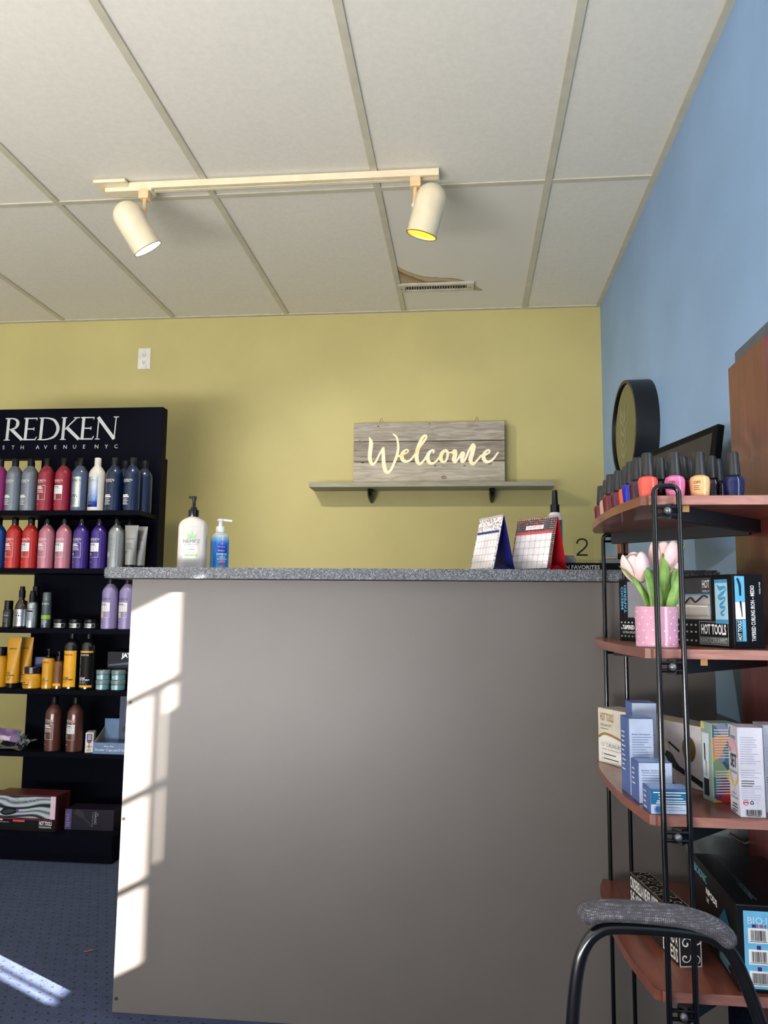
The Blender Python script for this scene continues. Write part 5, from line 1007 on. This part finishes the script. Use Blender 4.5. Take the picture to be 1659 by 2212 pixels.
def setbox(label, x, y, rz):
    t = carton('makeup_carton', label, (x, y, z), (1, rz), .0385, .044, .137, mat('white_gloss_card', (196, 195, 206), .4), group='white setting spray cartons on the third tier')
    l = LE(.044)
    obj('pink_swash', l(ribbon([(.006, .098), (.016, .110), (.030, .106), (.041, .092)], [.010, .014, .012, .006], 6), .0006), mat('blush_pink_print', (226, 168, 178), .5), t)
    obj('gold_ring', l(ribbon([(.005, .062), (.010, .052), (.022, .046), (.034, .052), (.040, .062)], [.002, .005, .006, .005, .002], 6), .0006), mat('gold_leaf_print', (214, 180, 112), .4), t)
    obj('pink_drop', l(ribbon([(.023, .042), (.0235, .036)], [.0015, .002], 3), .0006), mat('blush_pink_print', (226, 168, 178), .5), t)
    obj('lettering', l(merge(ribbon([(.013, .133), (.010, .131), (.008, .124), (.007, .118), (.004, .117)], [.001, .002, .003, .002, .001], 5), mv(text('ORMÉ', w=.024, h=.0065), .012, .1165), mv(text('SET', w=.026, h=.021, bold=.02), .010, .072), mv(text('SETTING SPRAY', w=.034, h=.004), .005, .063), mv(text('FIXATIF', w=.019, h=.0035), .012, .030), mv(text('MAQUILLAGE', w=.03, h=.0045), .007, .0235), fine(.008, .017, .038, 3, .0045, .0018, 3, 'C'), fine(.006, .004, .036, 1, .003, .001, 3)), .0009), mat('grey_black_print', (64, 62, 70), .5), t)
    obj('fine_print', FR(merge(fine(.003, .122, .033, 12, .0036, .0011, 3), fine(.003, .072, .034, 4, .0036, .0011, 8), fine(.003, .048, .034, 7, .0034, .001, 2))), mat('lavender_grey_print', (156, 156, 180), .5), t)
    obj('bold_print', FR(fine(.003, .056, .024, 3, .0038, .0014, 6), .0008), mat('grey_black_print', (64, 62, 70), .5), t)
    obj('barcode', FR(merge(barcode(.008, .004, .024, .008, 3), fine(.009, .0034, .031, 1, .002, .001, 2))), BLACKP, t)
    obj('red_mark', FR(merge(disc2(.0085, .0225, .0042, 24, .0034), ribbon([(.006, .022), (.009, .0232), (.0112, .0222)], .0018, 4))), mat('crimson_mark', (176, 40, 60), .5), t)
    obj('recycling_mark', FR(merge(*[turn(ribbon([(-.0022, -.0016), (0, -.0020), (.0022, -.0016)], .0013, 2, 0, False), k*2*PI/3, .0178, .0225) for k in range(3)])), mat('ink_blue_mark', (40, 44, 96), .5), t)
    obj('pale_mark', FR(ribbon([(.028, .0245), (.025, .0225), (.0275, .020)], .0005, 4)), mat('lavender_grey_print', (156, 156, 180), .5), t)
    obj('lid_flap', TP(.137)(poly2([(.001, .001), (.0375, .001), (.036, .040), (.002, .040)]), .0005), mat('rose_grey_card', (196, 178, 182), .4), t)
setbox('white setting spray carton at the front edge of the third tier', .4235, 1.338, .02); setbox('white setting spray carton cut off by the photo edge', .474, 1.372, .02)

# bottom tier
z = EZ[3]
SW = mat('white_scroll_print', (220, 218, 214), .5)
t = thing('box_sign', 'black and white box sign with scrollwork edges and bold capitals', 'box sign', (.3435, 1.418, z), math.atan2(.006, .036))
Lb, Wb, Hb = .217, .037, .079
obj('sign_block', rbox(0, Wb, 0, Lb, 0, Hb, .0008, 1), mat('black_painted_wood', (24, 22, 22), .5), t)
l2 = lambda g, l=.0006: face(g, (0, Lb, 0), (0, -1, 0), (0, 0, 1), l)
obj('lettering', l2(merge(mv(text('CINDERELLA NEVER ASKED FOR A PRINCE.', w=.209, h=.0215, bold=.02), .004, .0535), mv(text('SHE ASKED FOR A NIGHT OFF AND A', w=.209, h=.0215, bold=.02), .004, .0285), mv(text('DRESS', w=.06, h=.0215, bold=.02), .153, .0035))), SW, t)
def scroll(cx, cy, s, a, m=1):
    pts = [(s*(.15+.85*k/12)*math.cos(k*.52)*m, s*(.15+.85*k/12)*math.sin(k*.52)) for k in range(13)]
    return turn(ribbon(pts, [s*(.28-.012*k) for k in range(13)], 3), a, cx, cy)
obj('top_scrolls', TP(Hb)(merge(*[scroll(.010+.017*(i % 2), .012+i*.0148, .0115, i*1.7, 1 if i % 2 else -1) for i in range(14)] + [outline(0, 0, Wb, Lb, .0016)]), .0006), mat('taupe_scroll_print', (168, 158, 144), .5), t)
obj('end_scrolls', FR(merge(*[scroll(x, y, s, a, m) for x, y, s, a, m in ((.010, .014, .009, .5, 1), (.027, .012, .008, 2.0, -1), (.012, .036, .010, 3.3, -1), (.028, .042, .011, .9, 1), (.011, .061, .009, 1.4, 1), (.027, .066, .008, 4, -1))] + [outline(0, 0, Wb, Hb, .0014)]), .0006), SW, t)
t = thing('hair_dryer_box', 'large black hair dryer box with a light-blue end label and barcodes', 'box', (.412, 1.342, z), -.03)
Ld, Wd, Hd = .262, .125, .127
obj('carton_body', rbox(0, Wd, 0, Ld, 0, Hd, .001, 1), mat('satin_black_card', (13, 15, 19), .35, spec=.3), t)
obj('blue_label', FR(rect(.010, .006, Wd-.002, Hd-.008)), mat('sky_label', (104, 178, 218), .5), t)
obj('label_lettering', FR(mv(text('BIO:IONIC', w=.066), .016, .100), .0009), mat('pale_ice_print', (196, 220, 234), .5), t)
for k, zz in enumerate((.074, .043, .012)):
    st = obj('barcode_sticker', FR(rect(.016, zz-.002, .045, zz+.020), .0008), WHITE, t); obj('barcode', FR(merge(barcode(.020, zz+.002, .022, .015, k+2), fine(.018, zz+.001, .044, 1, .001, .0008, 2)), .0011), BLACKP, st)
    obj('flag_mark', FR(merge(rect(.022, zz+.021, .028, zz+.0255)) if k == 0 else rect(.028, zz+.020, .034, zz+.026), .0012), mat('flag_blue', (50, 46, 110), .5), st)
    if k == 0: obj('flag_mark', FR(merge(rect(.029, zz+.021, .0305, zz+.0255), rect(.0335, zz+.021, .035, zz+.0255), rect(.036, zz+.021, .0375, zz+.0255), rect(.0405, zz+.021, .042, zz+.0255)), .0012), mat('flag_red', (190, 40, 50), .5), st)
l3 = lambda g, l=.0006: face(g, (0, Ld, 0), (0, -1, 0), (0, 0, 1), l)
obj('side_lettering', l3(merge(mv(text('BIOIONIC', w=.085), .006, .100), fine(.16, .03, .24, 6, .004, .001, 4))), mat('pale_cyan_print', (120, 190, 206), .5), t); obj('side_name', l3(merge(mv(text('NPODE', w=.07, h=.011, bold=.03), .085, .084), mv(text('M', w=.014, h=.009, bold=.03), .088, .071))), WHITE, t)
obj('side_picture', l3(merge(poly2([(.15, .06), (.20, .10), (.24, .07), (.20, .045)]), poly2([(.08, .02), (.12, .055), (.15, .03), (.12, .005)]))), mat('deep_teal_print', (30, 78, 104), .35), t)
obj('top_lettering', TP(Hd)(merge(turn(text('BIO:IONIC', w=.075, h=.009), PI/2*3, .03, .10), turn(text('PROFESSIONAL HAIR DRYER', w=.12, h=.005), PI/2*3, .034, .225)), .0006), mat('pale_cyan_dim_print', (86, 128, 140), .5), t)
t = thing('metal_bucket', 'galvanized metal bucket behind the black box on the bottom tier', 'bucket', (.533, 1.785, z), 0)
M_GAL = mat('galvanized_steel', (122, 130, 134), .34, .7, noise=.22, scale=14)
Vb = lathe([(.001, .003), (.070, 0), (.074, .004), (.084, .128), (.0855, .131), (.084, .134), (.0865, .150), (.0895, .153), (.088, .156), (.086, .153), (.083, .148), (.072, .008), (.001, .006)], 40)
obj('bucket_body', Vb, M_GAL, t, 35)
obj('handle', tube(catmull([(-.02, -.088, .140), (.01, -.095, .125), (.035, -.085, .150), (.05, -.072, .15)], 5), .0022, 8), mat('bright_wire', (186, 178, 156), .25, .9), t, True)

# ------------------------------------------------------------------ armchair whose padded arm crosses the lower right corner
CH = thing('waiting_chair', 'low black tubular chair with a grey tweed armrest pad in the corner', 'chair', (.25, .86, 0))
M_CHT = mat('black_painted_tube', (13, 14, 18), .22, coat=.5)
mf_, nt, b, tc = custom('grey_tweed', .95)
ck = nt.nodes.new('ShaderNodeTexVoronoi'); ck.inputs['Scale'].default_value = 430; ck.inputs['Randomness'].default_value = .25; nt.links.new(tc.outputs['Object'], ck.inputs['Vector'])
nz = nt.nodes.new('ShaderNodeTexNoise'); nz.inputs['Scale'].default_value = 110; nt.links.new(tc.outputs['Object'], nz.inputs['Vector'])
ad = nt.nodes.new('ShaderNodeMath'); ad.operation = 'MULTIPLY_ADD'; nt.links.new(nz.outputs[0], ad.inputs[0]); ad.inputs[1].default_value = .9; nt.links.new(ck.outputs['Distance'], ad.inputs[2])
rp = ramp(nt, [(.45, (186, 182, 188)), (.62, (108, 105, 112)), (.95, (68, 66, 72))]); nt.links.new(ad.outputs[0], rp.inputs[0]); nt.links.new(rp.outputs[0], b.inputs['Base Color'])
bp = nt.nodes.new('ShaderNodeBump'); bp.inputs['Strength'].default_value = .7; bp.inputs['Distance'].default_value = .0015; bp.invert = True; nt.links.new(ck.outputs['Distance'], bp.inputs['Height']); nt.links.new(bp.outputs[0], b.inputs['Normal'])
armp = catmull([(.118, 0, .0), (.1205, 0, .12), (.1235, 0, .25), (.1265, 0, .36), (.130, 0, .43), (.137, 0, .484), (.147, 0, .514), (.163, 0, .531), (.187, 0, .5375), (.253, 0, .5375), (.290, 0, .5345), (.312, 0, .526), (.330, 0, .503), (.350, 0, .45), (.371, 0, .38), (.393, 0, .26), (.417, 0, .13), (.44, 0, 0)], 6)
padp = catmull([(.1445, 0, .549), (.150, 0, .5515), (.165, 0, .5555), (.19, 0, .5575), (.25, 0, .5555), (.285, 0, .550), (.308, 0, .541), (.3225, 0, .529), (.3265, 0, .525)], 5)
padp = catmull([(.1425, 0, .545), (.146, 0, .5475)] + [tuple(p) for p in padp[4::3]], 4); nP = len(padp); sl_ = [0]
for i in range(1, nP): sl_.append(sl_[-1]+(padp[i]-padp[i-1]).length)
rr_ = lambda s_: math.sqrt(max(.0, 1-(1-min(1, s_/.0115))**2))
padr = [max(.0004, .0118*rr_(q)*rr_(sl_[-1]-q)) for q in sl_]
for y in (1.08, .62):
    arm = obj('arm_frame', tube([(p.x-.25, y-.86, p.z) for p in armp], .0082, 14), M_CHT, CH, True)
    obj('armrest_pad', tube([(p.x-.25, y-.86, p.z) for p in padp], padr, 18, ry=1.9), mf_, arm, True)
obj('seat', rbox(-.10, .16, -.225, .205, .30, .345, .015, 3), mf_, CH, 50)
obj('seat_rail', merge(rod((-.125, -.24, .31), (-.125, .22, .31), .008), rod((.13, -.24, .29), (.13, .22, .29), .008), rod((-.125, 0, .29), (.13, 0, .285), .008)), M_CHT, CH, True)
obj('backrest', xf(rbox(-.012, .012, -.21, .19, 0, .22, .01, 3), Matrix.Translation((.21, 0, .36)) @ Matrix.Rotation(.15, 4, 'Y')), mf_, CH, 50)
obj('back_posts', merge(rod((.14, -.15, .29), (.225, -.15, .42), .008), rod((.14, .13, .29), (.225, .13, .42), .008)), M_CHT, CH, True)
